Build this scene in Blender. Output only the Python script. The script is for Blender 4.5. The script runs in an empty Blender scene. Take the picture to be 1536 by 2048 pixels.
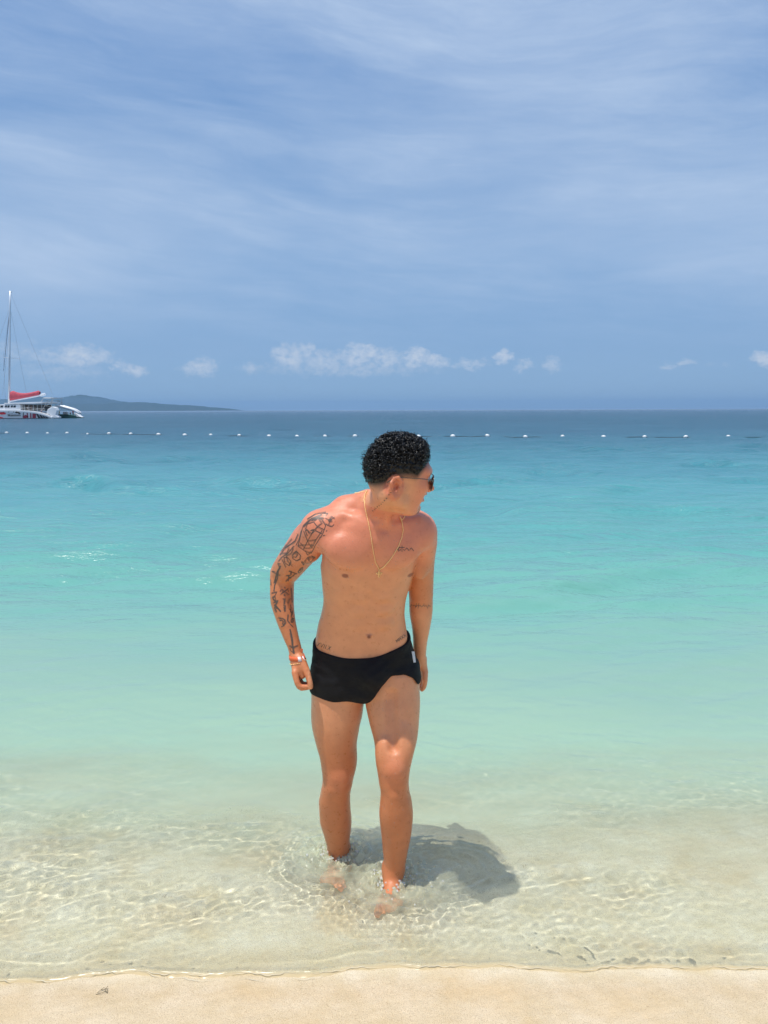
import bpy, bmesh, math, random
import numpy as np
from mathutils import Vector, Matrix
from mathutils.bvhtree import BVHTree
random.seed(7); RNG = np.random.default_rng(7)
scn = bpy.context.scene
COL = scn.collection
R = math.radians
# ------------------------------------------------------------------ camera
CAM_H = 1.62; PITCH = 8.3; ROLL = 0.22; FPX = 1400.0      # pixels of the 1536x2048 photograph
cd = bpy.data.cameras.new('camera'); cam = bpy.data.objects.new('camera', cd); COL.objects.link(cam)
cd.sensor_fit = 'VERTICAL'; cd.sensor_height = 24.0; cd.lens = 24.0*FPX/2048.0
cd.clip_start = 0.05; cd.clip_end = 40000
cam.matrix_world = (Matrix.Translation((0, 0, CAM_H)) @ Matrix.Rotation(R(90-PITCH), 4, 'X') @ Matrix.Rotation(R(-ROLL), 4, 'Z'))
scn.camera = cam
CM = np.array(cam.matrix_world)[:3, :3]
def ray(px, py):
    return CM @ np.array([(px-768)/FPX, -(py-1024)/FPX, -1.0])
def W(px, py, y):
    """world point seen at photo pixel (px, py), at y metres in front of the photographer"""
    d = ray(px, py); t = y/d[1]
    return np.array([0, 0, CAM_H]) + d*t
def scale_at(px, py, y):                       # pixels per metre there
    d = ray(px, py); return FPX/(y/d[1])
# ------------------------------------------------------------------ light
HAZE = 0.95e-4
SUN_EL, SUN_AZ = 75.0, -126.0                    # azimuth from +y, clockwise; negative = to the left
sd = np.array([math.sin(R(SUN_AZ))*math.cos(R(SUN_EL)), math.cos(R(SUN_AZ))*math.cos(R(SUN_EL)), math.sin(R(SUN_EL))])
ld = bpy.data.lights.new('sun', 'SUN'); sun = bpy.data.objects.new('sun', ld); COL.objects.link(sun)
ld.energy = 4.0; ld.angle = R(0.5); ld.color = (1.0, 0.955, 0.88)
sun.rotation_euler = Vector(sd).to_track_quat('Z', 'Y').to_euler()
scn.view_settings.view_transform = 'Standard'; scn.view_settings.look = 'None'
scn.view_settings.exposure = 0.0; scn.view_settings.gamma = 1.0
scn.view_settings.use_curve_mapping = False
scn.render.engine = 'CYCLES'
scn.cycles.use_denoising = True
scn.cycles.max_bounces = 8; scn.cycles.transparent_max_bounces = 12
scn.cycles.sample_clamp_indirect = 6
scn.cycles.volume_bounces = 0
scn.cycles.use_adaptive_sampling = True; scn.cycles.adaptive_threshold = 0.01
# ---- small node helper
class NT:
    def __init__(s, tree): s.t = tree; s.n = tree.nodes; s.l = tree.links
    def __call__(s, kind, ins=None, **kw):
        n = s.n.new(kind)
        for k, v in kw.items(): setattr(n, k, v)
        for k, v in (ins or {}).items():
            if isinstance(v, bpy.types.NodeSocket): s.l.new(v, n.inputs[k])
            elif v is not None: n.inputs[k].default_value = v
        return n
    def math(s, op, a, b=None, c=None, clamp=False):
        n = s.n.new('ShaderNodeMath'); n.operation = op; n.use_clamp = clamp
        for i, v in enumerate((a, b, c)):
            if isinstance(v, bpy.types.NodeSocket): s.l.new(v, n.inputs[i])
            elif v is not None: n.inputs[i].default_value = v
        return n.outputs[0]
    def noise(s, vec, scale, detail=3, rough=0.5, dist=0.0, dim='3D'):
        n = s.n.new('ShaderNodeTexNoise'); n.noise_dimensions = dim
        if vec is not None: s.l.new(vec, n.inputs['Vector'])
        n.inputs['Scale'].default_value = scale; n.inputs['Detail'].default_value = detail
        n.inputs['Roughness'].default_value = rough; n.inputs['Distortion'].default_value = dist
        return n.outputs['Fac']
    def ramp(s, fac, stops, interp='LINEAR'):
        n = s.n.new('ShaderNodeValToRGB'); cr = n.color_ramp; cr.interpolation = interp
        while len(cr.elements) > 1: cr.elements.remove(cr.elements[-1])
        for i, (p, c) in enumerate(stops):
            e = cr.elements[0] if i == 0 else cr.elements.new(p)
            e.position = p; e.color = (*c, 1) if not isinstance(c, (int, float)) else (c, c, c, 1)
        if fac is not None: s.l.new(fac, n.inputs[0])
        return n.outputs[0]
    def mix(s, fac, a, b, mode='MIX'):
        n = s.n.new('ShaderNodeMix'); n.data_type = 'RGBA'; n.blend_type = mode
        for k, v in ((0, fac), (6, a), (7, b)):
            if isinstance(v, bpy.types.NodeSocket): s.l.new(v, n.inputs[k])
            elif k == 0: n.inputs[0].default_value = v
            else: n.inputs[k].default_value = (*v, 1) if len(v) == 3 else v
        return n.outputs[2]
    def map(s, vec, scale=(1,1,1), rot=(0,0,0), loc=(0,0,0)):
        n = s.n.new('ShaderNodeMapping'); s.l.new(vec, n.inputs[0])
        n.inputs['Scale'].default_value = scale; n.inputs['Rotation'].default_value = rot; n.inputs['Location'].default_value = loc
        return n.outputs[0]
def srgb(r, g, b):
    f = lambda c: (c/255/12.92 if c/255 <= .04045 else ((c/255+.055)/1.055)**2.4)
    return (f(r), f(g), f(b))
def newmat(name):
    m = bpy.data.materials.new(name); m.use_nodes = True; m.node_tree.nodes.clear()
    return m, NT(m.node_tree)
# ------------------------------------------------------------------ sky
world = bpy.data.worlds.new('World'); scn.world = world; world.use_nodes = True
world.node_tree.nodes.clear(); N = NT(world.node_tree)
tc = N('ShaderNodeTexCoord'); dirv = tc.outputs['Generated']
sky = N('ShaderNodeTexSky', sky_type='NISHITA', sun_disc=False, sun_elevation=R(SUN_EL), sun_rotation=R(SUN_AZ),
        air_density=1.0, dust_density=0.6, ozone_density=2.0)
sep = N('ShaderNodeSeparateXYZ', {0: dirv})
el = N.math('ARCSINE', sep.outputs[2])
az = N.math('ARCTAN2', sep.outputs[0], sep.outputs[1])
comb = N('ShaderNodeCombineXYZ', {0: az, 1: el, 2: 0.0}).outputs[0]
skyc = N.mix(1.0, sky.outputs[0], SKY_TINT if 'SKY_TINT' in globals() else (1,1,1), 'MULTIPLY')
# the clear sky: the Nishita sky, with the milky blue of this tropical haze towards the horizon
grad = N.ramp(el, [(0.0, (2.85, 4.8, 7.0)), (.04, (2.55, 4.4, 6.9)), (.08, (2.4, 4.15, 6.8)), (.2, (2.5, 4.25, 7.0)), (.4, (2.0, 3.6, 6.6)), (.65, (1.4, 2.9, 6.2)), (1.0, (1.1, 2.3, 5.4))])
skyc = N.mix(.88, sky.outputs[0], grad)
# clouds: thin streaky cirrus high up, a row of small cumulus above the horizon
rot = N.map(comb, (1, 1, 1), (0, 0, R(5)))
warp = N.noise(N.map(comb, (1.3, 4, 1)), 1.6, 3, .5)
wv = N('ShaderNodeVectorMath', {0: rot, 1: N('ShaderNodeCombineXYZ', {0: N.math('MULTIPLY', warp, .16), 1: N.math('MULTIPLY', warp, .10)}).outputs[0]}, operation='ADD').outputs[0]
c1 = N.noise(N.map(wv, (1.1, 7.5, 1)), 1.7, 9, .66)
c2 = N.noise(N.map(wv, (5, 30, 1)), 1.2, 7, .7)
cir = N.math('ADD', N.math('MULTIPLY', c1, .8), N.math('MULTIPLY', c2, .28))
cir = N.ramp(cir, [(.42, 0), (.53, .32), (.70, 1)])
high = N.ramp(el, [(.05, .1), (.16, .8), (.5, 1)])
veil = N.ramp(N.noise(N.map(wv, (.9, 2.6, 1), loc=(3.1, 1.7, 0)), 1.7, 4, .5), [(.40, 0), (.62, 1)])
cirf = N.math('ADD', N.math('MULTIPLY', N.math('MULTIPLY', cir, high), .50), N.math('MULTIPLY', N.math('MULTIPLY', veil, N.ramp(el, [(.08, .15), (.16, 1.6), (.27, 1.3), (.36, .9), (.5, 1.2)])), .36), clamp=True)
bgc = N.mix(cirf, skyc, (5.0, 6.3, 8.3))
# cumulus: (azimuth, elevation, half width, half height, strength) of each little heap, shaped by noise
def ae(px, py):
    d = ray(px, py); return math.atan2(d[0], d[1]), math.asin(d[2]/np.linalg.norm(d))
heaps = [(160, 712, 50, 20, .8), (30, 705, 60, 26, .28), (270, 738, 22, 11, .7), (240, 728, 16, 8, .6), (398, 735, 34, 18, .7), (500, 738, 30, 12, .4), (578, 715, 34, 26, .75), (648, 722, 44, 20, .6), (712, 712, 34, 22, .8), (775, 718, 34, 20, .65),
         (832, 712, 26, 20, .95), (868, 724, 28, 12, .8), (940, 728, 40, 10, .5), (1008, 714, 16, 14, .95), (1048, 730, 18, 12, .5), (1105, 728, 20, 20, .5), (1370, 727, 22, 8, .45), (1335, 730, 14, 6, .4), (1527, 716, 20, 14, .95), (1440, 730, 40, 8, .15), (120, 745, 90, 16, .3), (700, 738, 190, 16, .38), (90, 712, 60, 16, .35), (610, 702, 18, 16, .6), (740, 704, 22, 12, .8)]
fl = N.map(comb, (1, 1.35, 1)); wn = N.noise(fl, 38, 5, .65); wx = N.noise(N.map(comb, (1, 1.35, 1), loc=(7, 3, 0)), 38, 5, .65)
cvec = N('ShaderNodeVectorMath', {0: comb, 1: N('ShaderNodeCombineXYZ', {0: N.math('MULTIPLY_ADD', wx, .044, -.022), 1: N.math('MULTIPLY_ADD', wn, .030, -.015)}).outputs[0]}, operation='ADD').outputs[0]
tot = None
for hx, hy, hw, hh, hsn in heaps:
    a0, e0 = ae(hx, hy); sw, sh = hw/FPX, hh/FPX
    v = N.map(cvec, (1/sw, 1/sh, 0), loc=(-a0/sw, -e0/sh, 0))
    L = N('ShaderNodeVectorMath', {0: v}, operation='LENGTH').outputs['Value']
    b = N.math('MULTIPLY', N.math('SUBTRACT', 1.3, L, clamp=True), hsn*1.15)
    tot = b if tot is None else N.math('MAXIMUM', tot, b)
puff = N.noise(fl, 95, 7, .60, .2); puff = N.ramp(puff, [(.34, 0), (.66, 1)])
cum = N.math('MULTIPLY', N.math('MULTIPLY_ADD', puff, .75, .25), tot)
cumf = N.ramp(cum, [(.06, 0), (.36, .45), (.75, .85)])
bgc = N.mix(cumf, bgc, (5.9, 6.7, 7.9))
bg = N('ShaderNodeBackground', {0: bgc, 1: 0.1}); N('ShaderNodeOutputWorld', {0: bg.outputs[0]})
# ------------------------------------------------------------------ scene bookkeeping
def tag(o, label=None, cat=None, group=None, kind=None):
    if label: o['label'] = label
    if cat: o['category'] = cat
    if group: o['group'] = group
    if kind: o['kind'] = kind
    return o
def empty(name, loc=(0,0,0), rz=0.0):
    o = bpy.data.objects.new(name, None); COL.objects.link(o); o.location = loc; o.rotation_euler = (0, 0, rz)
    o.empty_display_size = 0.1
    return o
def np_mesh(name, V, F, mat=None, parent=None, smooth=True, loc=None):
    """V (n,3) floats, F (m,4) or (m,3) ints; parent-space vertices"""
    me = bpy.data.meshes.new(name); V = np.asarray(V, dtype=np.float32); F = np.asarray(F, dtype=np.int32)
    k = F.shape[1]
    me.vertices.add(len(V)); me.vertices.foreach_set('co', V.ravel())
    me.loops.add(F.size); me.loops.foreach_set('vertex_index', F.ravel())
    me.polygons.add(len(F)); me.polygons.foreach_set('loop_start', np.arange(len(F), dtype=np.int32)*k)
    me.update(calc_edges=True); me.validate()
    if smooth: me.polygons.foreach_set('use_smooth', np.ones(len(me.polygons), bool))
    o = bpy.data.objects.new(name, me); COL.objects.link(o)
    if mat: me.materials.append(mat)
    if parent: o.parent = parent
    if loc is not None: o.location = loc
    return o
class MB:
    def builds(s, name, mat, parent=None, smooth=False, bevel=0):
        out = []
        for vs, fs in s.pieces:
            m = MB(); m.add(vs, fs); out.append(m.build(name, mat, parent, smooth, bevel))
        return out
    """collects boxes, tubes and prisms into ONE mesh"""
    def __init__(s): s.v = []; s.f = []; s.pieces = []
    def add(s, vs, fs):
        s.pieces.append((vs, fs)); b = len(s.v); s.v += [tuple(map(float, v)) for v in vs]; s.f += [tuple(i+b for i in f) for f in fs]
    def box(s, c, h, rz=0.0):
        cs, sn = math.cos(rz), math.sin(rz); vs = []
        for k in range(8):
            x = h[0]*(1 if k & 1 else -1); y = h[1]*(1 if k & 2 else -1); z = h[2]*(1 if k & 4 else -1)
            vs.append((c[0]+x*cs-y*sn, c[1]+x*sn+y*cs, c[2]+z))
        s.add(vs, [(0,2,3,1),(4,5,7,6),(0,1,5,4),(2,6,7,3),(0,4,6,2),(1,3,7,5)])
    def tube(s, pts, r, n=8, caps=True, flat=1.0):
        pts = [Vector(p) for p in pts]; rs = r if hasattr(r, '__len__') else [r]*len(pts)
        vs = []; up = None
        for i, p in enumerate(pts):
            t = (pts[min(i+1, len(pts)-1)]-pts[max(i-1, 0)]).normalized()
            if up is None: up = Vector((0,0,1)) if abs(t.z) < .9 else Vector((1,0,0))
            a = t.cross(up).normalized(); b = a.cross(t).normalized(); up = b
            for k in range(n):
                th = 2*math.pi*k/n; vs.append(p+a*math.cos(th)*rs[i]+b*math.sin(th)*rs[i]*flat)
        fs = [(i*n+k, i*n+(k+1) % n, (i+1)*n+(k+1) % n, (i+1)*n+k) for i in range(len(pts)-1) for k in range(n)]
        if caps: fs += [tuple(reversed(range(n))), tuple(range((len(pts)-1)*n, len(pts)*n))]
        s.add(vs, fs)
    def prism(s, outline, y0, y1):
        """outline in (x,z), extruded y0..y1"""
        n = len(outline); vs = [(x, y0, z) for x, z in outline]+[(x, y1, z) for x, z in outline]
        s.add(vs, [tuple(range(n)), tuple(reversed(range(n, 2*n)))]+[(i, i+n, (i+1) % n+n, (i+1) % n) for i in range(n)])
    def ball(s, c, r, n=10, m=6, jit=0.0):
        r = r if hasattr(r, '__len__') else (r, r, r); vs = [(c[0], c[1], c[2]-r[2])]
        for i in range(1, m):
            ph = -math.pi/2+math.pi*i/m
            for k in range(n):
                th = 2*math.pi*k/n; q = 1+random.uniform(-jit, jit)
                vs.append((c[0]+r[0]*q*math.cos(ph)*math.cos(th), c[1]+r[1]*q*math.cos(ph)*math.sin(th), c[2]+r[2]*q*math.sin(ph)))
        vs.append((c[0], c[1], c[2]+r[2])); L = len(vs)-1; fs = []
        for k in range(n): fs.append((0, 1+(k+1) % n, 1+k)); fs.append((L, L-n+k, L-n+(k+1) % n))
        for i in range(m-2):
            for k in range(n): a = 1+i*n; fs.append((a+k, a+(k+1) % n, a+n+(k+1) % n, a+n+k))
        s.add(vs, fs)
    def build(s, name, mat, parent=None, smooth=False, bevel=0):
        me = bpy.data.meshes.new(name); me.from_pydata(s.v, [], s.f); me.update()
        bm = bmesh.new(); bm.from_mesh(me); bmesh.ops.recalc_face_normals(bm, faces=bm.faces); bm.to_mesh(me); bm.free()
        if smooth: me.polygons.foreach_set('use_smooth', np.ones(len(me.polygons), bool))
        if mat: me.materials.append(mat)
        o = bpy.data.objects.new(name, me); COL.objects.link(o)
        if parent: o.parent = parent
        if bevel:
            b = o.modifiers.new('bevel', 'BEVEL'); b.width = bevel; b.segments = 2; b.limit_method = 'ANGLE'
        return o
def simple_mat(name, col, rough=0.5, metal=0.0, var=0.0, vscale=5.0, bump=0.0, bscale=50.0, **kw):
    m, n = newmat(name); g = n('ShaderNodeTexCoord').outputs['Object']
    c = n.noise(g, vscale, 4, .6)
    cc = n.mix(c, tuple(v*(1-var) for v in col), tuple(min(1, v*(1+var)) for v in col))
    p = n('ShaderNodeBsdfPrincipled', {'Base Color': cc, 'Roughness': rough, 'Metallic': metal})
    for k, v in kw.items(): p.inputs[k.replace('_', ' ')].default_value = v
    if bump:
        b = n('ShaderNodeBump', {'Height': n.noise(g, bscale, 3), 'Distance': bump, 'Strength': 1.0}); n.l.new(b.outputs[0], p.inputs['Normal'])
    n('ShaderNodeOutputMaterial', {0: p.outputs[0]}); return m
# ------------------------------------------------------------------ beach and sea
X_OF = lambda px, y: W(px, 1024, y)[0]
def vnoise(X, Y, seed, n=24, L0=.2, L1=1.0):
    r = np.random.default_rng(seed); Z = np.zeros_like(X)
    for k in range(n):
        L = math.exp(r.uniform(math.log(L0), math.log(L1))); th = r.uniform(0, 6.2832); ph = r.uniform(0, 6.2832)
        Z += np.sin(6.2832/L*(math.cos(th)*X+math.sin(th)*Y)+ph)
    return Z/math.sqrt(n/2)
def shore(X):                                   # where the thin edge of the water lies
    s = 1.824+0.012*np.sin(X*3.1+.4)+0.008*np.sin(X*7.3+1.0)+0.004*np.sin(X*17+2)+.0025*np.sin(X*41)
    s = s-0.030/(1+np.exp((X+.88)*18))
    return s
def bed_z(X, Y):
    d = Y-(shore(X)-.022)
    z = np.where(d < 0, -d*0.13, -d*0.16)
    z = np.where(Y > 4, -0.352-(Y-4)*.05, z); z = np.maximum(z, -6.0)
    z = z+vnoise(X, Y, 5, 20, .12, .7)*0.0025*np.clip((Y-1.6)/.5, .15, 1)
    z = z+vnoise(X, Y*1.6, 6, 20, .03, .1)*0.0006
    e = np.clip((Y-shore(X)-.004)/.022, 0, 1); z = z-.0135*e*e*(3-2*e)
    return z
GY = ([1.4, 3.0, 4.5, 60, 14000], [.0017, .0019, .0036, .013, .06])
def growth(y): return np.interp(np.log(y), np.log(GY[0]), GY[1])
def rows_geo(y0, y1):
    ys = [y0]
    while ys[-1] < y1: ys.append(ys[-1]*(1+float(growth(ys[-1]))))
    return np.array(ys)
def fan(name, ys, us, x_of, zf, mat):
    U, Y = np.meshgrid(us, ys); X = x_of(U, Y); Z = zf(X, Y)
    V = np.stack([X, Y, Z], -1).reshape(-1, 3); n, m = len(ys), len(us)
    i = np.arange((n-1)*(m-1)); r = i//(m-1); c = i % (m-1); a = r*m+c
    return np_mesh(name, V, np.stack([a, a+1, a+m+1, a+m], -1), mat)
FEET = [(W(676, 1712, 2.40)[0], 2.39, .035), (W(786, 1765, 2.25)[0], 2.245, .036)]
# water surface height
def water_z(X, Y, dy):
    r = np.random.default_rng(11); Z = np.zeros_like(X)
    shal = np.clip((Y-1.83)/.30, 0.60, 1)
    warp = vnoise(X, Y, 21, 16, .35, 1.2)*np.clip((.35/dy-2)/3, 0, 1)
    warp2 = vnoise(X, Y, 23, 16, 1.8, 7.0)*np.clip((1.8/dy-2)/3, 0, 1)
    for k in range(130):                                        # small criss-cross ripples near the beach
        L = 0.017*1.027**k; th = r.normal(0, .80 if L < .06 else .45)+1.57+.25*math.sin(k*.7); kk = 6.2832/L; ph = r.uniform(0, 6.2832)
        a = .00047*(L/.1)**.92*(1+.9*np.clip((2.25-Y)/.35, 0, 1)*(L < .045))*(1.0 if L < .16 else (.16/L)**.7)
        fade = np.clip((L/np.maximum(dy, (Y*.86+.35)*.0019)-5)/3, 0, 1)
        Z += a*fade*np.sin(kk*(math.cos(th)*X+math.sin(th)*Y)+ph+(warp*min(1, L/.05) if L < .12 else warp2)*(.9+.5*math.sin(k)))
    gust = .62+.42*vnoise(X*.55+Y*.2, Y, 31, 14, .35, 2.2)
    Z = Z*np.clip(gust, .12, 1.6)*.62*shal*np.interp(Y, [1.8, 3, 5, 12], [.9, .75, .5, .25])
    r = np.random.default_rng(12); gst = np.clip(.8+.30*vnoise(X*.6, Y, 41, 14, 1.2, 9)+.10*np.clip(X/(.3*Y+.1), -1, 1.5), .3, 1.12)
    for k in range(70):                                        # wind waves further out
        L = 0.14*1.055**k; th = r.normal(0, .38)+1.57+.08; kk = 6.2832/L; ph = r.uniform(0, 6.2832)
        a = .0064*(L/1.0)**.90*(1 if L < 2 else (2/L)**.6)
        fade = np.clip((L/dy-3)/3, 0, 1)*np.clip((Y-2.4)/(2.5+2*L), 0, 1)*gst
        w = kk*(math.cos(th)*X+math.sin(th)*Y)+ph+.9*warp2
        Z += a*fade*(np.sin(w)+.25*np.clip((L/2/dy-3)/3, 0, 1)*np.sin(2*w))
    for (fx, fy, fr) in FEET:                                  # rings and broken water round the legs
        d = np.hypot(X-fx, Y-fy); th = np.arctan2(Y-fy, X-fx)
        dd = d+.012*np.sin(3*th+1)+.006*np.sin(7*th)
        Z += .0055*np.exp(-(dd/.16)**2)*np.sin(dd*6.2832/.042+1.0)*np.clip(dy*0+1, 0, 1)
        Z += .0062*np.exp(-((d-.055)/.035)**2)*(vnoise(X, Y, int(fx*1000) % 97+50, 24, .012, .04))
        Z += .0024*np.exp(-(d/.17)**2)*vnoise(X, Y, int(fx*1000) % 97+90, 24, .02, .06)
    cx, cy = FEET[1][0]+.16, 2.30                               # wake curling off to the right of the front leg
    d = np.hypot((X-cx)/1.6, (Y-cy)); Z += .0035*np.exp(-((d-.09)/.06)**2)*np.sin(d*6.2832/.03+2*np.arctan2(Y-cy, X-cx))
    s = shore(X); e = Y-s
    # the low wave front at the very edge, and a second one just behind it
    Z += .0034*np.exp(-((e-.016)/.009)**2)+.004*np.exp(-((e-.075-.02*np.sin(X*5+1))/.016)**2)*(.6+.5*np.sin(X*6.1+2))
    Z += .004*np.exp(-((e-.33-.22*np.clip(X-.1, -2, 2))/.02)**2)*np.clip(.5+.6*np.sin(X*4.0), 0, 1)
    Z = np.where(e < .012, Z-np.clip((.012-e)/.014, 0, 3)*.008, Z)
    return Z
ys = rows_geo(1.60, 14000)
us = np.concatenate([-np.geomspace(6, .66, 50)[:-1], np.linspace(-.66, .66, 700), np.geomspace(.66, 6, 50)[1:]])
def sea_x(U, Y): return U*(Y*.86+.35)
# materials
sand_m, n = newmat('wet_sand')
g = n('ShaderNodeTexCoord').outputs['Object']
c = n.ramp(n.noise(g, 9, 5, .6), [(.3, srgb(232, 222, 190)), (.7, srgb(248, 243, 222))])
grain = n.noise(g, 420, 3, .7)
c = n.mix(n.ramp(grain, [(.34, .25), (.48, .9), (.60, 1)]), srgb(160, 138, 106), c)
c = n.mix(n.ramp(n.noise(g, 900, 2, .5), [(.6, 0), (.7, 1)]), c, srgb(244, 236, 220))
dry = n.ramp(n.math('SUBTRACT', n('ShaderNodeSeparateXYZ', {0: g}).outputs[1], 1.0), [(.74, 1), (.86, 0)]); c = n.mix(n.math('MULTIPLY', dry, .8), c, n.mix(1.0, c, (.80, .655, .51), 'MULTIPLY'))
edge = n.ramp(n.math('SUBTRACT', n('ShaderNodeSeparateXYZ', {0: g}).outputs[1], 1.0), [(.70, 0), (.78, 1), (.90, 1), (.98, 0)]); c = n.mix(n.math('MULTIPLY', edge, n.ramp(n.noise(g, 6, 4, .6), [(.3, .35), (.7, .9)])), c, n.mix(1.0, c, (.90, .84, .76), 'MULTIPLY'))
warm = n.ramp(n.noise(g, 3.2, 4, .55), [(.5, 0), (.66, 1)])
c = n.mix(n.math('MULTIPLY', warm, .35), c, srgb(214, 182, 132))
bn = n('ShaderNodeBump', {'Height': n.math('ADD', n.noise(g, 260, 4, .7), n.math('MULTIPLY', n.noise(g, 40, 3), 1.2)), 'Distance': .0024, 'Strength': 1.0})
wet = n.ramp(n.noise(g, 14, 3), [(.3, .22), (.7, .42)])
p = n('ShaderNodeBsdfPrincipled', {'Base Color': c, 'Roughness': wet, 'Normal': bn.outputs[0], 'Specular IOR Level': .35})
n('ShaderNodeOutputMaterial', {0: p.outputs[0]})

water_m, n = newmat('sea_water')
g = n('ShaderNodeTexCoord').outputs['Object']; sx = n('ShaderNodeSeparateXYZ', {0: g})
X_, Y_ = sx.outputs[0], sx.outputs[1]
ly = n.math('LOGARITHM', Y_, 2.718281828)
big = n.noise(n.map(g, (.05, .16, 1)), 1.0, 4, .6)
mid = n.noise(n.map(g, (.5, 1.5, 1)), 1.0, 4, .6)
wob = n.math('ADD', n.math('MULTIPLY_ADD', big, .9, -.45), n.math('MULTIPLY_ADD', mid, .5, -.25))
t = n.math('DIVIDE', n.math('ADD', ly, n.math('MULTIPLY', wob, n.math('MULTIPLY_ADD', X_, 0.0, .7))), 8.5)
st = [(1.9, (214, 204, 170)), (2.6, (186, 204, 176)), (3.2, (158, 192, 168)), (4.2, (138, 175, 158)), (6, (110, 167, 154)), (9, (94, 161, 156)), (14, (82, 152, 158)),
      (22, (72, 138, 151)), (34, (60, 118, 136)), (50, (56, 106, 128)), (110, (44, 94, 116)), (400, (38, 86, 110)), (2000, (30, 74, 104))]
body = n.ramp(t, [(math.log(y)/8.5, srgb(*c)) for y, c in st])
turb = n.ramp(t, [(math.log(1.9)/8.5, .05), (math.log(2.3)/8.5, .14), (math.log(2.7)/8.5, .52), (math.log(3.2)/8.5, .80), (math.log(4.2)/8.5, .92), (math.log(6)/8.5, 1)])
film = n('ShaderNodeAttribute', attribute_name='depth').outputs['Fac']
turb = n.math('MAXIMUM', turb, n.ramp(film, [(.005, .92), (.015, .40), (.03, 0)]))
body = n.mix(n.ramp(film, [(.006, 1), (.02, 0)]), body, srgb(206, 186, 146))
h1 = n.noise(n.map(g, (1.2, 3.5, 1)), 1.0, 5, .62, .4)      # wavelets of the distant sea
h2 = n.noise(n.map(g, (6, 17, 1)), 1.0, 4, .6, .3)
far = n.math('MULTIPLY', n.ramp(n.math('DIVIDE', ly, 8.5), [(math.log(4)/8.5, 0), (math.log(14)/8.5, .5), (math.log(60)/8.5, 1)]), .30)
b1 = n('ShaderNodeBump', {'Height': h1, 'Distance': far, 'Strength': 1.0})
b2 = n('ShaderNodeBump', {'Height': h2, 'Distance': n.math('MULTIPLY', far, .12), 'Strength': 1.0, 'Normal': b1.outputs[0]})
patch = n.noise(n.map(g, (.035, .055, 1)), 1.0, 9, .72, .3)            # weed beds and darker bottom of the outer bay, plus gust ripples painted dark
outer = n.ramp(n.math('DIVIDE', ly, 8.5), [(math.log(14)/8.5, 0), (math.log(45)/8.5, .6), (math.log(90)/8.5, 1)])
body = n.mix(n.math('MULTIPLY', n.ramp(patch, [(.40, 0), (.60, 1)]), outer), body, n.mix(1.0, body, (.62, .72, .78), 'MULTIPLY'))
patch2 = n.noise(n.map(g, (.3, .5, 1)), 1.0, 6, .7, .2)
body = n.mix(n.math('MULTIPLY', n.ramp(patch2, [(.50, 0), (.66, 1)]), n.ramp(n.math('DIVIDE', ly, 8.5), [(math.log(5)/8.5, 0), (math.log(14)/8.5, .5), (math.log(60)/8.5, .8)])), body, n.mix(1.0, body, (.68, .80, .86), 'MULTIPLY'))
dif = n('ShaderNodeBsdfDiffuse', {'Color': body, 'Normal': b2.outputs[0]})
gl = n('ShaderNodeBsdfGlossy', {'Color': (1, 1, 1, 1), 'Roughness': .20, 'Normal': b2.outputs[0]})
fr = n('ShaderNodeFresnel', {'IOR': 1.33, 'Normal': b2.outputs[0]})
op = n('ShaderNodeMixShader', {0: n.math('MULTIPLY', fr.outputs[0], .9), 1: dif.outputs[0], 2: gl.outputs[0]})
glass = n('ShaderNodeBsdfGlass', {'Color': (.97, 1, .985, 1), 'IOR': 1.33, 'Roughness': 0.0})
for fx, fy, fr in FEET:
    dd = n('ShaderNodeVectorMath', {0: g, 1: (fx, fy, 0)}, operation='DISTANCE').outputs['Value']
    cloud = n.math('MULTIPLY', n.ramp(dd, [(.05, .80), (.17, .38), (.32, 0)]), n.ramp(n.noise(g, 22, 4), [(.35, .5), (.65, 1)]))
    turb = n.math('MAXIMUM', turb, cloud)
mx = n('ShaderNodeMixShader', {0: turb, 1: glass.outputs[0], 2: op.outputs[0]})
n('ShaderNodeOutputMaterial', {0: mx.outputs[0]})

dyrow = lambda Y: Y*growth(Y)
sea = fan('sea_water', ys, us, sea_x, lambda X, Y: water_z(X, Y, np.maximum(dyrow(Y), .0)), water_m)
tag(sea, kind='structure')
sv = np.empty(len(sea.data.vertices)*3, np.float32); sea.data.vertices.foreach_get('co', sv); sv = sv.reshape(-1, 3)
da = sea.data.attributes.new('depth', 'FLOAT', 'POINT'); da.data.foreach_set('value', (sv[:, 2]-bed_z(sv[:, 0], sv[:, 1])).astype(np.float32))
sand = fan('beach_sand', np.concatenate([np.linspace(-4, 1.4, 40), np.linspace(1.41, 4.5, 420), np.geomspace(4.6, 60, 40)]),
           np.concatenate([-np.geomspace(30, 1.8, 30)[:-1], np.linspace(-1.8, 1.8, 420), np.geomspace(1.8, 30, 30)[1:]]),
           lambda U, Y: U*np.maximum(1, Y/2.4), bed_z, sand_m)
tag(sand, kind='structure')
sea.cycles.is_caustics_caster = True; sand.cycles.is_caustics_receiver = True; ld.cycles.is_caustics_light = True
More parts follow.
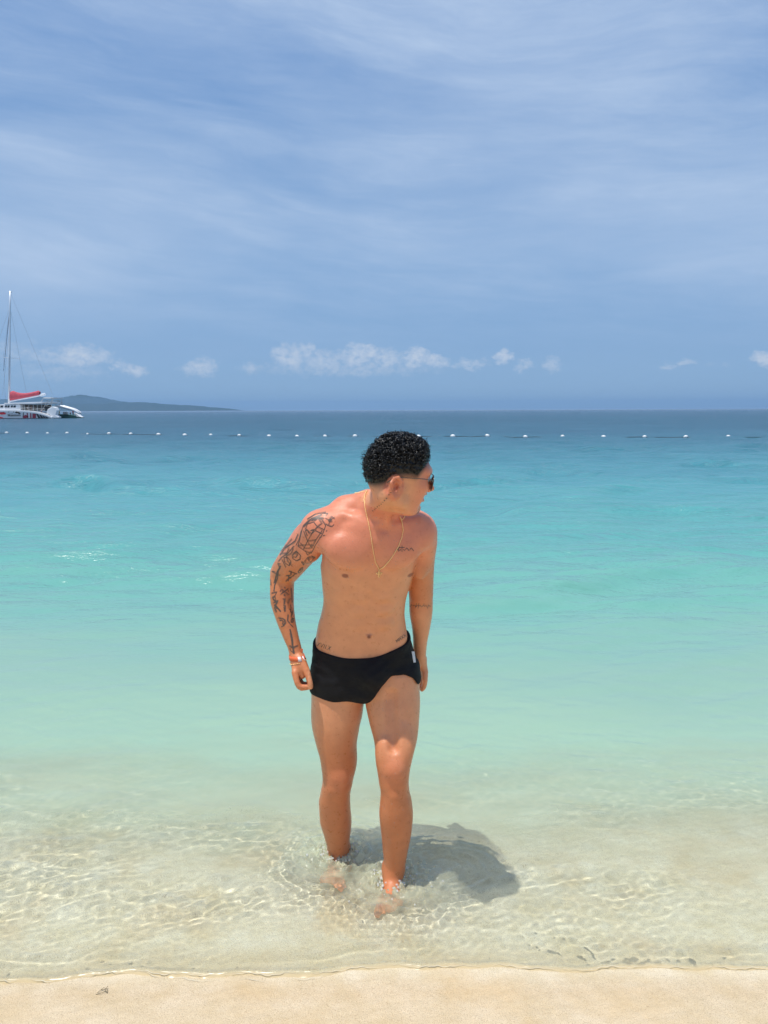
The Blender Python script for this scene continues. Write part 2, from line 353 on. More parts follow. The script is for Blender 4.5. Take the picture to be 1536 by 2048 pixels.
# ------------------------------------------------------------------ the man: one continuous surface from blended volumes
VOX = 0.0026
BX = (-0.385, 0.205); BY = (1.84, 2.58); BZ = (-0.115, 1.60)
gx = np.arange(BX[0], BX[1], VOX, dtype=np.float32); gy = np.arange(BY[0], BY[1], VOX, dtype=np.float32); gz = np.arange(BZ[0], BZ[1], VOX, dtype=np.float32)
def newfield(): return np.full((len(gx), len(gy), len(gz)), .05, np.float32)
def sub(lo, hi):
    o = []
    for g, a, b in zip((gx, gy, gz), lo, hi):
        i0 = max(0, int((a-g[0])/VOX)); i1 = min(len(g), int((b-g[0])/VOX)+2); o.append(slice(i0, max(i0+1, i1)))
    return tuple(o)
def pts(s): return gx[s[0]][:, None, None], gy[s[1]][None, :, None], gz[s[2]][None, None, :]
def smin(a, b, k):
    h = np.clip(.5+.5*(b-a)/k, 0, 1); return b*(1-h)+a*h-k*h*(1-h)
def smax(a, b, k): return -smin(-a, -b, k)
def put(F, fn, lo, hi, k=.012, mode='add'):
    lo = np.asarray(lo)-k-.012; hi = np.asarray(hi)+k+.012; s = sub(lo, hi); d = fn(*pts(s)).astype(np.float32)
    F[s] = smin(F[s], d, k) if mode == 'add' else smax(F[s], -d, k)
def cone(F, a, b, r1, r2, k=.012, mode='add'):
    a = np.asarray(a, float); b = np.asarray(b, float); ab = b-a; L2 = ab@ab+1e-12
    def fn(x, y, z):
        t = np.clip(((x-a[0])*ab[0]+(y-a[1])*ab[1]+(z-a[2])*ab[2])/L2, 0, 1)
        return np.sqrt((x-a[0]-t*ab[0])**2+(y-a[1]-t*ab[1])**2+(z-a[2]-t*ab[2])**2)-(r1+(r2-r1)*t)
    r = max(r1, r2); put(F, fn, np.minimum(a, b)-r, np.maximum(a, b)+r, k, mode)
def chain(F, P, Rr, k=.012, mode='add'):
    for i in range(len(P)-1): cone(F, P[i], P[i+1], Rr[i], Rr[i+1], k, mode)
def smooth_chain(F, P, Rr, k=.012, sub_=3):
    P = np.array(P, float); Rr = np.array(Rr, float); n = len(P); T = np.linspace(0, n-1, (n-1)*sub_+1)
    Q = np.stack([herm(T, np.arange(n), P[:, i]) for i in range(3)], 1); rr = herm(T, np.arange(n), Rr)
    chain(F, Q, rr, k)
def herm(t, xs, ys):
    xs = np.asarray(xs, float); ys = np.asarray(ys, float); d = np.diff(ys)/np.diff(xs)
    m = np.zeros_like(ys); m[0] = d[0]; m[-1] = d[-1]
    for i in range(1, len(ys)-1): m[i] = 0 if d[i-1]*d[i] <= 0 else 2*d[i-1]*d[i]/(d[i-1]+d[i])
    t = np.clip(t, xs[0], xs[-1]); i = np.clip(np.searchsorted(xs, t, side='right')-1, 0, len(xs)-2)
    h = xs[i+1]-xs[i]; u = (t-xs[i])/h
    return ys[i]*(1+2*u)*(1-u)**2+ys[i+1]*u*u*(3-2*u)+m[i]*h*u*(1-u)**2-m[i+1]*h*u*u*(1-u)
def ell(F, c, r, B=None, k=.012, mode='add'):
    c = np.asarray(c, float); r = np.asarray(r, float); B = np.eye(3) if B is None else np.asarray(B)   # rows of B: local axes
    def fn(x, y, z):
        X, Y, Z = x-c[0], y-c[1], z-c[2]; q = 0; g = 0
        for i in range(3):
            l = X*B[i, 0]+Y*B[i, 1]+Z*B[i, 2]; q = q+(l/r[i])**2; g = g+(l/r[i]**2)**2
        q = np.sqrt(q+1e-12); return q*(q-1)/np.sqrt(g+1e-12)
    h = np.sqrt(((B.T*r)**2).sum(1)); put(F, fn, c-h, c+h, k, mode)
def loft(F, rows, k=.02, pw=2.0, ztop=None, zbot=None, capk=.03):
    """rows: (photo row, left px, right px, depth y of the limb's middle, front/back radius)"""
    A = []
    for (py, xl, xr, yc, ry) in rows:
        pl = W(xl, py, yc); pr = W(xr, py, yc); A.append(((pl[2]+pr[2])/2, (pl[0]+pr[0])/2, (pr[0]-pl[0])/2, yc, ry))
    A = np.array(sorted(A)); zz = gz; cx, rx, yc, ry = [herm(zz, A[:, 0], A[:, i]).astype(np.float32) for i in (1, 2, 3, 4)]
    z0 = A[0, 0] if zbot is None else zbot; z1 = A[-1, 0] if ztop is None else ztop
    lo = (min(A[:, 1]-A[:, 2]), min(A[:, 3]-A[:, 4]), z0-.03); hi = (max(A[:, 1]+A[:, 2]), max(A[:, 3]+A[:, 4]), z1+.03)
    s = sub(np.array(lo)-k-.012, np.array(hi)+k+.012); x, y, z = pts(s); S = s[2]
    q = (np.abs((x-cx[S])/rx[S])**pw+np.abs((y-yc[S])/ry[S])**pw)**(1/pw)
    d = (q-1)*np.minimum(rx[S], ry[S])
    d = smax(smax(d, z-z1, capk), z0-z, capk); F[s] = smin(F[s], d.astype(np.float32), k)
    return A
def put_lines(py, px0, px1): pass
P_ = lambda px, py, y: W(px, py, y)
ph, ta = R(13), R(9); ro = R(3)
HF = np.array([math.cos(ph)*math.cos(ta), math.sin(ph)*math.cos(ta), -math.sin(ta)]); HS = np.array([math.sin(ph), -math.cos(ph), 0.0]); HU = np.cross(HS, HF)
HS, HU = HS*math.cos(ro)-HU*math.sin(ro), HU*math.cos(ro)+HS*math.sin(ro)
HB = np.stack([HF, HU, HS]); HO = W(795, 955, 2.035)
H = lambda f, u, s: HO+HF*f+HU*u+HS*s
def make_trunks(T, LA, LB):
    global TR, TRF
    # --- swimming trunks use the pelvis and legs before the arms are added
    TR = sub((-.28, 2.0, .50), (.13, 2.56, .98)); x, y, z = pts(TR)
    legs_soft = smin(LA[TR], LB[TR], .035); tr = smin(T[TR], legs_soft, .026)
    def put_s(A, c, r, k):
        c = np.asarray(c); q = np.sqrt(((x-c[0])/r[0])**2+((y-c[1])/r[1])**2+((z-c[2])/r[2])**2); return smin(A, ((q-1)*min(r)).astype(np.float32), k)
    tr = put_s(tr, W(746, 1350, 2.216), (.044, .042, .046), .03)
    tr = put_s(tr, W(738, 1380, 2.262), (.050, .050, .034), .035)
    def curve_z(knots, extra=0):
        q = np.array([W(px, py, yy) for px, py, yy in knots]); return herm(gx[TR[0]], q[:, 0], q[:, 2]).astype(np.float32)[:, None, None]
    zw = curve_z([(600, 1280, 2.3), (631, 1291, 2.30), (659, 1304.5, 2.25), (698, 1317, 2.215), (737, 1318, 2.205), (766, 1310, 2.215), (786, 1298, 2.24), (817, 1275, 2.30), (850, 1262, 2.30)])
    zw = zw+np.clip((y-2.26)*.22, 0, .05)
    zh = curve_z([(600, 1372, 2.33), (624, 1377, 2.33), (636, 1390, 2.27), (651, 1397, 2.25), (672, 1401, 2.245), (694, 1399, 2.245), (712, 1400.5, 2.25), (729, 1401, 2.25), (739, 1398, 2.24), (748, 1391, 2.225), (757, 1381, 2.21), (767, 1369, 2.20), (786, 1356, 2.20), (805, 1354, 2.21), (825, 1357, 2.24), (837, 1360, 2.31), (860, 1362, 2.31)])
    zh = zh-np.clip((y-2.30)*.25, 0, .03)
    wr = 0
    for (a_, b_, c_, fq) in ((.9, .35, 1.0, 75), (-.6, .2, .9, 120), (.3, .1, 1, 190)): wr = wr+np.sin((a_*x+b_*y+c_*z)*fq+3*np.sin(x*30+fq))*.9
    diag = np.sin(((z-.70)*.9-(x+.03)*.75)*150+2*np.sin(z*40))*np.clip(1-np.abs((x+.02))/.07, 0, 1)
    off = .0045-.0016*np.clip((zh+.03-z)/.03, 0, 1)+.0004*wr+.0012*diag+.0022*np.exp(-((z-zh)/.009)**2)*0+.0012*(np.abs(z-zw+.011) < .010)+.0006*(np.abs(z-zh-.010) < .009)
    TRF = smax(smax(tr-off, z-zw, .002), zh-z, .002).astype(np.float32)
    del tr, legs_soft
def body_field(want_trunks):
    # --- torso
    T = newfield()
    loft(T, [(1382, 640, 822, 2.325, .090), (1366, 628, 832, 2.325, .108), (1330, 627, 830, 2.325, .113), (1291, 631, 821, 2.315, .102), (1273, 632, 815, 2.305, .098), (1246, 637, 811, 2.29, .096), (1225, 643, 809, 2.275, .096),
             (1203, 647, 811, 2.262, .098), (1172, 645, 819, 2.240, .103), (1140, 643, 829, 2.217, .108), (1110, 645, 838, 2.195, .107), (1080, 652, 845, 2.175, .100), (1055, 668, 842, 2.160, .086), (1035, 690, 828, 2.150, .070), (1015, 716, 800, 2.150, .055)],
         k=.02, pw=2.35, capk=.02)
    for (px, py, y, r) in ((698, 1108, 2.108, (.064, .026, .052)), (792, 1108, 2.112, (.062, .026, .052))): ell(T, P_(px, py-3, y-.007), r, k=.020)   # chest
    ell(T, P_(672, 1090, 2.115), (.045, .028, .035), k=.03); ell(T, P_(822, 1088, 2.125), (.04, .028, .035), k=.03)
    cone(T, P_(748, 1120, 2.068), P_(744, 1180, 2.115), .009, .008, k=.03, mode='sub')            # breastbone furrow
    cone(T, P_(742, 1195, 2.135), P_(740, 1262, 2.175), .006, .006, k=.022, mode='sub')
    for sx_ in (-1, 1):
        for i, py in enumerate((1188, 1216, 1244)): ell(T, P_(742+sx_*24, py, 2.161+.022*i), (.026, .016, .020), k=.018)   # stomach muscles
        cone(T, P_(733+sx_*44, 1172, 2.165), P_(729+sx_*52, 1200, 2.195), .012, .008, k=.03)      # rib edge
        cone(T, P_(726+sx_*76, 1276, 2.262), P_(733+sx_*45, 1330, 2.235), .010, .008, k=.025)       # groin line
    ell(T, P_(738, 1275, 2.192), (.008, .016, .007), k=.006, mode='sub'); ell(T, P_(738, 1272, 2.196), (.010, .006, .004), k=.006)
    cone(T, P_(757, 1050, 2.085), P_(688, 1032, 2.125), .011, .010, k=.014); cone(T, P_(779, 1052, 2.085), P_(836, 1040, 2.125), .010, .010, k=.014)   # collarbones
    ell(T, P_(680, 1036, 2.150), (.045, .030, .026), k=.03); ell(T, P_(664, 1050, 2.135), (.03, .025, .03), k=.03)
    ell(T, P_(768, 1056, 2.068), (.012, .012, .012), k=.016, mode='sub')
    chain(T, [P_(738, 1002, 2.165), P_(690, 1018, 2.185), P_(642, 1047, 2.175)], [.038, .036, .030], k=.03)   # trapezius
    chain(T, [P_(790, 1010, 2.175), P_(832, 1045, 2.175)], [.032, .034], k=.03)
    cone(T, P_(662, 1130, 2.27), P_(662, 1200, 2.31), .03, .015, k=.03); cone(T, P_(818, 1130, 2.27), P_(796, 1200, 2.31), .028, .012, k=.03)
    # --- legs (his right leg is on the left of the picture)
    yl = lambda py: float(herm(np.array([py]), [1360, 1480, 1560, 1620, 1712, 1760], [2.325, 2.325, 2.318, 2.352, 2.398, 2.405])[0])
    yr = lambda py: float(herm(np.array([py]), [1340, 1440, 1540, 1600, 1700, 1790], [2.315, 2.275, 2.200, 2.205, 2.245, 2.258])[0])
    LA = newfield(); LB = newfield()
    loft(LA, [(r, a, b, yl(r), q) for r, a, b, q in [(1345, 627, 724, .090), (1384, 623, 729, .094), (1425, 622.5, 725.5, .092), (1454, 625, 719, .088), (1487, 633, 713.5, .080), (1516, 641, 711, .071), (1544, 644.5, 709, .062), (1564, 645, 705.5, .059),
          (1581, 642, 701.5, .056), (1605, 638, 700.5, .058), (1638, 640, 702, .058), (1668, 648, 700, .049), (1701, 656.5, 698, .040), (1725, 660, 697, .037), (1765, 657, 698, .042)]], k=.015, pw=2.15, capk=.02)
    loft(LB, [(r, a, b, yr(r), q) for r, a, b, q in [(1330, 737, 834, .088), (1362, 731, 837, .094), (1395, 730, 840, .095), (1440, 738, 838, .091), (1477, 747.5, 834, .083), (1505, 751, 826, .072), (1534, 753.5, 820.5, .062), (1561, 757.5, 817.5, .058),
          (1580, 761, 818.5, .055), (1599, 760.5, 823, .057), (1626, 758.5, 826, .060), (1662, 762, 823, .056), (1704, 766, 815, .045), (1730, 769, 810, .039), (1759, 771.5, 802, .036), (1800, 768, 806, .042)]], k=.015, pw=2.15, capk=.02)
    for F_, kx, ky, yk, s_ in ((LA, 680, 1553, 2.272, -1), (LB, 788, 1540, 2.152, 1)):
        ell(F_, P_(kx, ky, yk), (.026, .018, .030), k=.018)                    # kneecap
        cone(F_, P_(kx-s_*6, ky-150, yk+.005+.055), P_(kx-s_*2, ky-45, yk+.012), .006, .005, k=.03, mode='sub')
        ell(F_, P_(kx-s_*17, ky-34, yk+.034), (.022, .024, .044), k=.03)      # inner thigh teardrop
        ell(F_, P_(kx+s_*18, ky-52, yk+.050), (.022, .022, .06), k=.03)
        ell(F_, P_(kx+s_*1, ky+24, yk+.016), (.015, .012, .018), k=.016)       # below the kneecap
        cone(F_, P_(kx-s_*6, ky-150, yk+.005+.055), P_(kx-s_*2, ky-45, yk+.012), .006, .005, k=.03, mode='sub')
        ell(F_, P_(kx-s_*5, ky+80, yk+.125), (.026, .032, .070), k=.025)        # calf
    cone(LA, P_(679, 1600, 2.306), P_(680, 1700, 2.366), .011, .008, k=.025)
    cone(LB, P_(789, 1590, 2.160), P_(789, 1740, 2.220), .011, .008, k=.025)
    def foot(F_, ax, ay, dx, side):
        gz_ = lambda y: -(y-1.80)*.135-.004
        heel = (ax-dx*.4, ay+.045, gz_(ay+.045)+.026); mid = (ax+dx*.5, ay-.055, gz_(ay-.055)+.036); ball = (ax+dx*1.1, ay-.135, gz_(ay-.135)+.017)
        cone(F_, (ax, ay, gz_(ay)+.09), heel, .034, .027, k=.02); cone(F_, (ax, ay-.005, gz_(ay)+.085), mid, .032, .027, k=.025)
        for o in (-.028, 0, .024): cone(F_, mid, np.array(ball)+(o, abs(o)*.3, 0), .024, .016, k=.02)
        cone(F_, heel, ball, .022, .017, k=.02)
        for i in range(5):
            u = side*(-.032+.017*i); b0 = np.array(ball)+(u, .012*i*.6, -.002); L = (.040, .034, .030, .025, .020)[i]; r = (.0115, .0085, .008, .0075, .007)[i]
            e = b0+np.array([dx*.2+u*.08, -L, 0]); e[2] = gz_(e[1])+r*.8; mm = (b0+e)/2+(0, 0, .003)
            chain(F_, [b0, mm, e], [r*1.15, r, r], k=.005)
    foot(LA, W(679, 1712, 2.40)[0], 2.402, -.012, -1)
    foot(LB, W(786, 1765, 2.25)[0], 2.258, -.014, 1)
    B_ = smin(LA, LB, .006)
    # legs blend softly into the pelvis, firmly apart lower down
    F = smin(T, B_, .020); del B_
    if want_trunks: make_trunks(T, LA, LB)
    # --- arms
    AR = newfield(); AL = newfield()
    def armc(A, rows, k=.012):
        smooth_chain(A, [P_(px, py, y) for px, py, y, r in rows], [r/scale_at(px, py, y) for px, py, y, r in rows], k, 3)
    armc(AR, [(643, 1060, 2.165, 33), (622, 1076, 2.195, 34), (603, 1100, 2.235, 32), (583, 1126, 2.285, 29), (565, 1150, 2.325, 25.5)], .01)
    armc(AR, [(562, 1156, 2.325, 24), (562, 1182, 2.318, 23.5), (565, 1207, 2.308, 20.5), (572, 1240, 2.297, 17), (582, 1273, 2.288, 13.5), (590, 1298, 2.280, 11), (594, 1318, 2.275, 12)], .01)
    ell(AR, P_(612, 1098, 2.20), (.030, .028, .045), np.array([(.72, 0, .69), (0, 1, 0), (-.69, 0, .72)])[[0, 1, 2]], k=.02)      # biceps
    ell(AR, P_(636, 1056, 2.15), (.052, .050, .052), k=.02)                                                                # shoulder cap
    cone(AR, P_(590, 1290, 2.292), P_(596, 1318, 2.292), .012, .014, k=.015)
    ell(AR, P_(553, 1150, 2.345), (.016, .018, .022), k=.015)
    armc(AL, [(841, 1066, 2.165, 31), (845, 1090, 2.195, 27), (843, 1125, 2.24, 24.5), (842, 1165, 2.29, 23.5), (842, 1200, 2.325, 22.5)], .01)
    armc(AL, [(842, 1203, 2.325, 21.5), (842, 1225, 2.335, 21), (842, 1255, 2.355, 16.5), (840, 1288, 2.378, 12.5), (839, 1318, 2.40, 11)], .01)
    ell(AL, P_(841, 1062, 2.155), (.046, .048, .048), k=.02)
    ell(AL, P_(838, 1130, 2.205), (.026, .026, .05), k=.02)
    # --- hands
    def fingers(A, specs, k=.0015):
        for sp in specs: smooth_chain(A, [P_(*q[:3]) for q in sp], [q[3] for q in sp], k, 2)
    # palm of the hand on the left
    for kn in ((590, 1345, 2.236), (592, 1347, 2.256), (594, 1348, 2.275), (597, 1347, 2.292)):
        cone(AR, P_(595, 1318, 2.270), P_(*kn), .017, .0115, k=.014)
    cone(AR, P_(601, 1320, 2.255), P_(609, 1336, 2.243), .015, .014, k=.014); cone(AR, P_(602, 1328, 2.252), P_(605, 1352, 2.240), .016, .010, k=.012)
    fingers(AR, [[(590, 1345, 2.234, .0115), (594, 1364, 2.222, .0095), (601, 1373.5, 2.220, .0090), (612, 1374, 2.222, .0082), (621, 1373, 2.226, .0075)],
                 [(592, 1347, 2.256, .0115), (595, 1367, 2.244, .0098), (603, 1376, 2.240, .0092), (614, 1375, 2.242, .0084), (622, 1373, 2.245, .0076)],
                 [(594, 1348, 2.276, .0110), (598, 1368, 2.266, .0092), (605, 1375, 2.262, .0086), (615, 1373, 2.262, .008), (621, 1370, 2.262, .0072)],
                 [(597, 1346, 2.294, .0100), (601, 1362, 2.286, .0082), (607, 1368, 2.282, .0078), (615, 1367, 2.280, .007)],
                 [(603, 1324, 2.252, .0150), (612, 1340, 2.236, .0125), (617, 1355, 2.226, .0100), (620, 1366, 2.222, .0092), (621.5, 1374, 2.222, .0080)]])
    # hand on the right, tucked behind the hip
    for kn in ((850, 1343, 2.400), (848, 1346, 2.420), (845, 1347, 2.438), (841, 1346, 2.452)):
        cone(AL, P_(840, 1318, 2.405), P_(*kn), .017, .0115, k=.014)
    fingers(AL, [[(850, 1343, 2.398, .0115), (850, 1360, 2.388, .0098), (848, 1373, 2.388, .0088), (844, 1379, 2.390, .008)],
                 [(848, 1346, 2.420, .0115), (849, 1364, 2.410, .0098), (845, 1375, 2.410, .009), (838, 1376, 2.410, .0082)],
                 [(845, 1347, 2.440, .0110), (845, 1364, 2.432, .0092), (840, 1372, 2.430, .0086), (834, 1372, 2.428, .008)],
                 [(841, 1346, 2.454, .0100), (840, 1359, 2.448, .0085), (835, 1366, 2.446, .008), (830, 1366, 2.444, .0072)],
                 [(836, 1326, 2.392, .0140), (833, 1340, 2.380, .0115), (834, 1354, 2.372, .0100), (837, 1364, 2.370, .009)]])
    # join the arms: soft at the shoulders, apart below the armpits
    x, y, z = pts(tuple(slice(0, len(g)) for g in (gx, gy, gz)))
    zA = float(W(641, 1112, 2.2)[2]); kk = np.clip((z-(zA-.015))/.06, 0, 1)**2*.034+.003
    for s_ in range(0, len(gx), 24):
        e = slice(s_, s_+24); F[e] = smin(F[e], AR[e], kk); F[e] = smin(F[e], AL[e], kk)
    del AR, AL, LA, LB
    # --- neck and head
    chain(F, [P_(765, 1048, 2.165), P_(768, 1015, 2.130), P_(779, 982, 2.085)], [.056, .053, .054], k=.022)
    E = newfield()
    ell(E, H(.001, .028, 0), (.089, .083, .074), HB, k=.01)
    ell(E, H(-.026, -.008, 0), (.060, .060, .060), HB, k=.025)
    ell(E, H(.034, -.016, 0), (.056, .078, .060), HB, k=.02)
    for s_ in (-1, 1):
        chain(E, [H(-.002, -.030, s_*.055), H(.006, -.062, s_*.050), H(.046, -.082, s_*.024), H(.061, -.086, 0)], [.016, .015, .015, .014], k=.022)
        ell(E, H(.062, -.012, s_*.040), (.024, .020, .020), HB, k=.02)
        cone(E, H(.086, .032, s_*.010), H(.073, .030, s_*.042), .010, .010, k=.018)
        ell(E, H(.094, .010, s_*.031), (.014, .011, .015), HB, k=.014, mode='sub')
        ell(E, H(.0940, -.0225, s_*.012), (.011, .0075, .007), HB, k=.006)
        cone(E, H(.0905, -.0365, 0), H(.078, -.036, s_*.024), .0060, .0040, k=.004)
        cone(E, H(.0845, -.0580, 0), H(.073, -.052, s_*.022), .0066, .0040, k=.004)
        cone(E, H(.0950, -.0470, 0), H(.080, -.0430, s_*.028), .0062, .0045, k=.003, mode='sub')
        ell(E, H(.052, -.046, s_*.038), (.018, .022, .014), HB, k=.02)
        # ear: rim, lobe, hollow
        m = s_; ec = lambda f, u, o: H(-.022+f, -.020+u, m*(.0710+o+max(0, -f)*.35))
        ell(E, ec(0, 0, .001), (.017, .027, .009), HB, k=.008)
        rim = [(.014, .006, .000), (.013, .020, .006), (.003, .029, .010), (-.011, .026, .014), (-.019, .012, .016), (-.018, -.006, .014), (-.011, -.020, .010), (-.001, -.028, .006), (.008, -.024, .003)]
        chain(E, [ec(*q) for q in rim], [.004, .0045, .0045, .0045, .0045, .0042, .0045, .0058, .005], k=.004)
        ell(E, ec(.001, .000, .012), (.010, .014, .013), HB, k=.003, mode='sub'); ell(E, ec(.004, -.004, .000), (.005, .007, .012), HB, k=.003, mode='sub')
        ell(E, ec(-.004, .016, .014), (.008, .006, .008), HB, k=.004, mode='sub')
        cone(E, ec(-.010, .010, .009), ec(-.011, -.010, .008), .003, .003, k=.004)
        ell(E, ec(.010, -.003, .006), (.004, .006, .004), HB, k=.003)
    cone(E, H(.086, .014, 0), H(.1040, -.015, 0), .0085, .0090, k=.008)
    ell(E, H(.1060, -.0185, 0), (.0105, .0085, .0105), HB, k=.005)
    ell(E, H(.062, -.050, 0), (.022, .026, .020), HB, k=.012)
    ell(E, H(.085, -.069, 0), (.010, .006, .02), HB, k=.008, mode='sub')
    ell(E, H(.0690, -.081, 0), (.013, .0125, .018), HB, k=.010)
    F = smin(F, E, .014); del E
    cone(F, H(-.022, -.042, .056), P_(770, 1052, 2.095), .013, .010, k=.020)      # neck muscle towards us
    cone(F, H(-.03, -.05, .045), P_(748, 1020, 2.13), .026, .030, k=.03)
    ell(F, H(.020, -.088, .0), (.028, .018, .03), HB, k=.02)
    return F
# --- surface nets
def surface_nets(F, gx, gy, gz):
    nx, ny, nz = F.shape; I = F < 0
    c = np.zeros((nx-1, ny-1, nz-1), np.int8)
    for a in (0, 1):
        for b in (0, 1):
            for d in (0, 1): c += I[a:nx-1+a, b:ny-1+b, d:nz-1+d]
    act = np.flatnonzero(((c > 0) & (c < 8)).ravel()); del c
    sy, sx = nz-1, (ny-1)*(nz-1); ix = act//sx; iy = (act % sx)//sy; iz = act % sy
    P = np.zeros((len(act), 3)); cnt = np.zeros(len(act))
    def val(a, b, d): return F[ix+a, iy+b, iz+d]
    cor = {(a, b, d): val(a, b, d) for a in (0, 1) for b in (0, 1) for d in (0, 1)}
    for p in cor:
        for ax in range(3):
            if p[ax]: continue
            q = list(p); q[ax] = 1; q = tuple(q); u, v = cor[p], cor[q]; m = (u < 0) != (v < 0)
            t = np.where(m, u/np.where(m, u-v, 1), 0)
            for k in range(3): P[:, k] += np.where(m, p[k]+(t if k == ax else 0), 0)
            cnt += m
    P /= cnt[:, None]
    V = np.stack([gx[ix]+P[:, 0]*VOX, gy[iy]+P[:, 1]*VOX, gz[iz]+P[:, 2]*VOX], 1)
    Q = []
    lid = lambda a, b, d: np.searchsorted(act, a*sx+b*sy+d)
    for ax in range(3):
        sl0 = [slice(1, nx-1), slice(1, ny-1), slice(1, nz-1)]; sl1 = list(sl0); sl0[ax] = slice(0, (nx, ny, nz)[ax]-1); sl1[ax] = slice(1, (nx, ny, nz)[ax])
        A, B = I[tuple(sl0)], I[tuple(sl1)]; e = np.argwhere(A != B); st = A[tuple(e.T)]
        for k in range(3):
            if k != ax: e[:, k] += 1
        i, j, k = e.T; o1, o2 = [(j*0-1 if q == (ax+1) % 3 else j*0) for q in range(3)], [(j*0-1 if q == (ax+2) % 3 else j*0) for q in range(3)]
        a = lid(i, j, k); b = lid(i+o1[0], j+o1[1], k+o1[2]); cc = lid(i+o1[0]+o2[0], j+o1[1]+o2[1], k+o1[2]+o2[2]); d = lid(i+o2[0], j+o2[1], k+o2[2])
        q = np.stack([a, b, cc, d], 1); q[~st] = q[~st][:, ::-1]; Q.append(q)
    return V, np.concatenate(Q)
def relax(V, Fq, it=2, w=.5):
    V = V.copy()
    for _ in range(it):
        S = np.zeros_like(V); C = np.zeros(len(V))
        for a in range(4):
            b = (a+1) % 4
            for u, v in ((Fq[:, a], Fq[:, b]), (Fq[:, b], Fq[:, a])):
                for k in range(3): S[:, k] += np.bincount(u, V[v, k], len(V))
                C += np.bincount(u, minlength=len(V))
        V += w*(S/np.maximum(C, 1)[:, None]-V)
    return V
F = body_field(True)
BV, BF = surface_nets(F, gx, gy, gz); BV = relax(BV, BF, 2)
TV, TF = surface_nets(TRF, gx[TR[0]], gy[TR[1]], gz[TR[2]]); TV = relax(TV, TF, 2)
del F
# the head again on a finer grid, let into the body surface along a box
TRG = (gx, gy, gz)
b0 = np.array([gx[int((W(712, 900, 2.1)[0]-BX[0])/VOX)], gy[3], gz[int((W(780, 1046, 2.05)[2]-BZ[0])/VOX)]]); b1 = np.array([gx[-4], gy[int((2.235-BY[0])/VOX)], gz[-3]])
cen = BV[BF].mean(1); inb = np.all((cen > b0) & (cen < b1), 1); keep = BF[~inb]
inv = np.all((BV > b0-1e-6) & (BV < b1+1e-6), 1)
nrm = np.cross(BV[BF[:, 2]]-BV[BF[:, 0]], BV[BF[:, 3]]-BV[BF[:, 1]]); vn = np.zeros_like(BV)
for k in range(4):
    for q in range(3): vn[:, q] += np.bincount(BF[:, k], nrm[:, q], len(BV))
vn /= np.linalg.norm(vn, axis=1)[:, None]+1e-12
sgn = np.sign(np.einsum('ij,ij->i', cen, nrm).sum()); BV[inv] -= vn[inv]*.0003*sgn
C0 = VOX; VOX = .0013
gx, gy, gz = [np.arange(a-C0*.6, b+C0*.6, VOX, dtype=np.float32) for a, b in zip(b0, b1)]
HFd = body_field(False); HV, HFc = surface_nets(HFd, gx, gy, gz); del HFd
H0 = HV.copy(); HV = relax(HV, HFc, 4); edge = np.any((H0 < np.array([gx[0], gy[0], gz[0]])+3*VOX) | (H0 > np.array([gx[-1], gy[-1], gz[-1]])-3*VOX), 1); HV[edge] = H0[edge]
used = np.unique(keep); remap = -np.ones(len(BV), int); remap[used] = np.arange(len(used)); keep = remap[keep]; BV = BV[used]
BF = np.concatenate([keep, HFc+len(BV)]); BV = np.concatenate([BV, HV]); VOX = C0; gx, gy, gz = TRG
person = empty('person', (float(W(735, 1024, 2.3)[0]), 2.3, float(bed_z(np.array([-.05]), np.array([2.3]))[0]))); PL = np.array(person.location)
tag(person, 'man in black swim trunks and sunglasses wading ashore, head turned to his left', 'person')
# skin colour per vertex: sunburn, cropped hair, lips and so on are the skin's own, but the navel's shade is painted in
def sstep(a, b, v): t = np.clip((v-a)/(b-a), 0, 1); return t*t*(3-2*t)
base = np.array(srgb(222, 156, 114)); burn = np.array(srgb(220, 130, 104)); tan = np.array(srgb(199, 121, 76)); hairc = np.array((.012, .010, .009))
hl = (BV-HO)@HB.T; hf, hu, hs = hl.T
head = (np.hypot(hf, hs) < .14) & (hu > -.10) & (hu < .14)
zc = BV[:, 2]; C = np.tile(base, (len(BV), 1))
lerp = lambda C, c, w: C*(1-w[:, None])+np.asarray(c)*w[:, None]
armR = BV[:, 0] < np.where(zc > 1.02, W(640, 1100, 2.2)[0], W(618, 1250, 2.28)[0]); armR &= ~((zc < .80) & (BV[:, 0] > W(622.5, 1360, 2.3)[0])); armL = (BV[:, 0] > W(823, 1150, 2.25)[0]) & ((zc > .9) | (BV[:, 1] > 2.36))
C = lerp(C, tan, np.where(armR & (zc < 1.2) & (zc > .6), sstep(1.20, 1.10, zc), 0)*.7); C = lerp(C, tan, np.where(armL & (zc < 1.2), sstep(1.20, 1.10, zc)*sstep(.91, 1.0, zc), 0)*.7)
C = lerp(C, tan, sstep(.62, .40, zc)*.85)
chest = sstep(1.08, 1.22, zc)*(~head)
C = lerp(C, burn, chest*.62)
C = lerp(C, burn, np.where(head, sstep(.02, .07, hf)*.55, 0))
C = lerp(C, srgb(208, 100, 74), np.where(head & (np.abs(hs) > .060), .45, 0)*sstep(.034, .024, np.hypot(hf+.024, (hu+.02)/1.3)))
for k_ in (W(788, 1545, 2.15), W(680, 1556, 2.27)): C = lerp(C, burn, np.exp(-((np.linalg.norm(BV-k_, axis=1))/.045)**2)*.28)
for k_, r_ in ((W(689, 1157, 2.08), .011), (W(823, 1160, 2.10), .011)):
    d_ = np.hypot(BV[:, 0]-k_[0], (BV[:, 2]-k_[2])*1.5); C = lerp(C, srgb(122, 58, 44), np.where((BV[:, 1] < 2.2), sstep(r_*1.25, r_*.7, d_), 0)*.75)
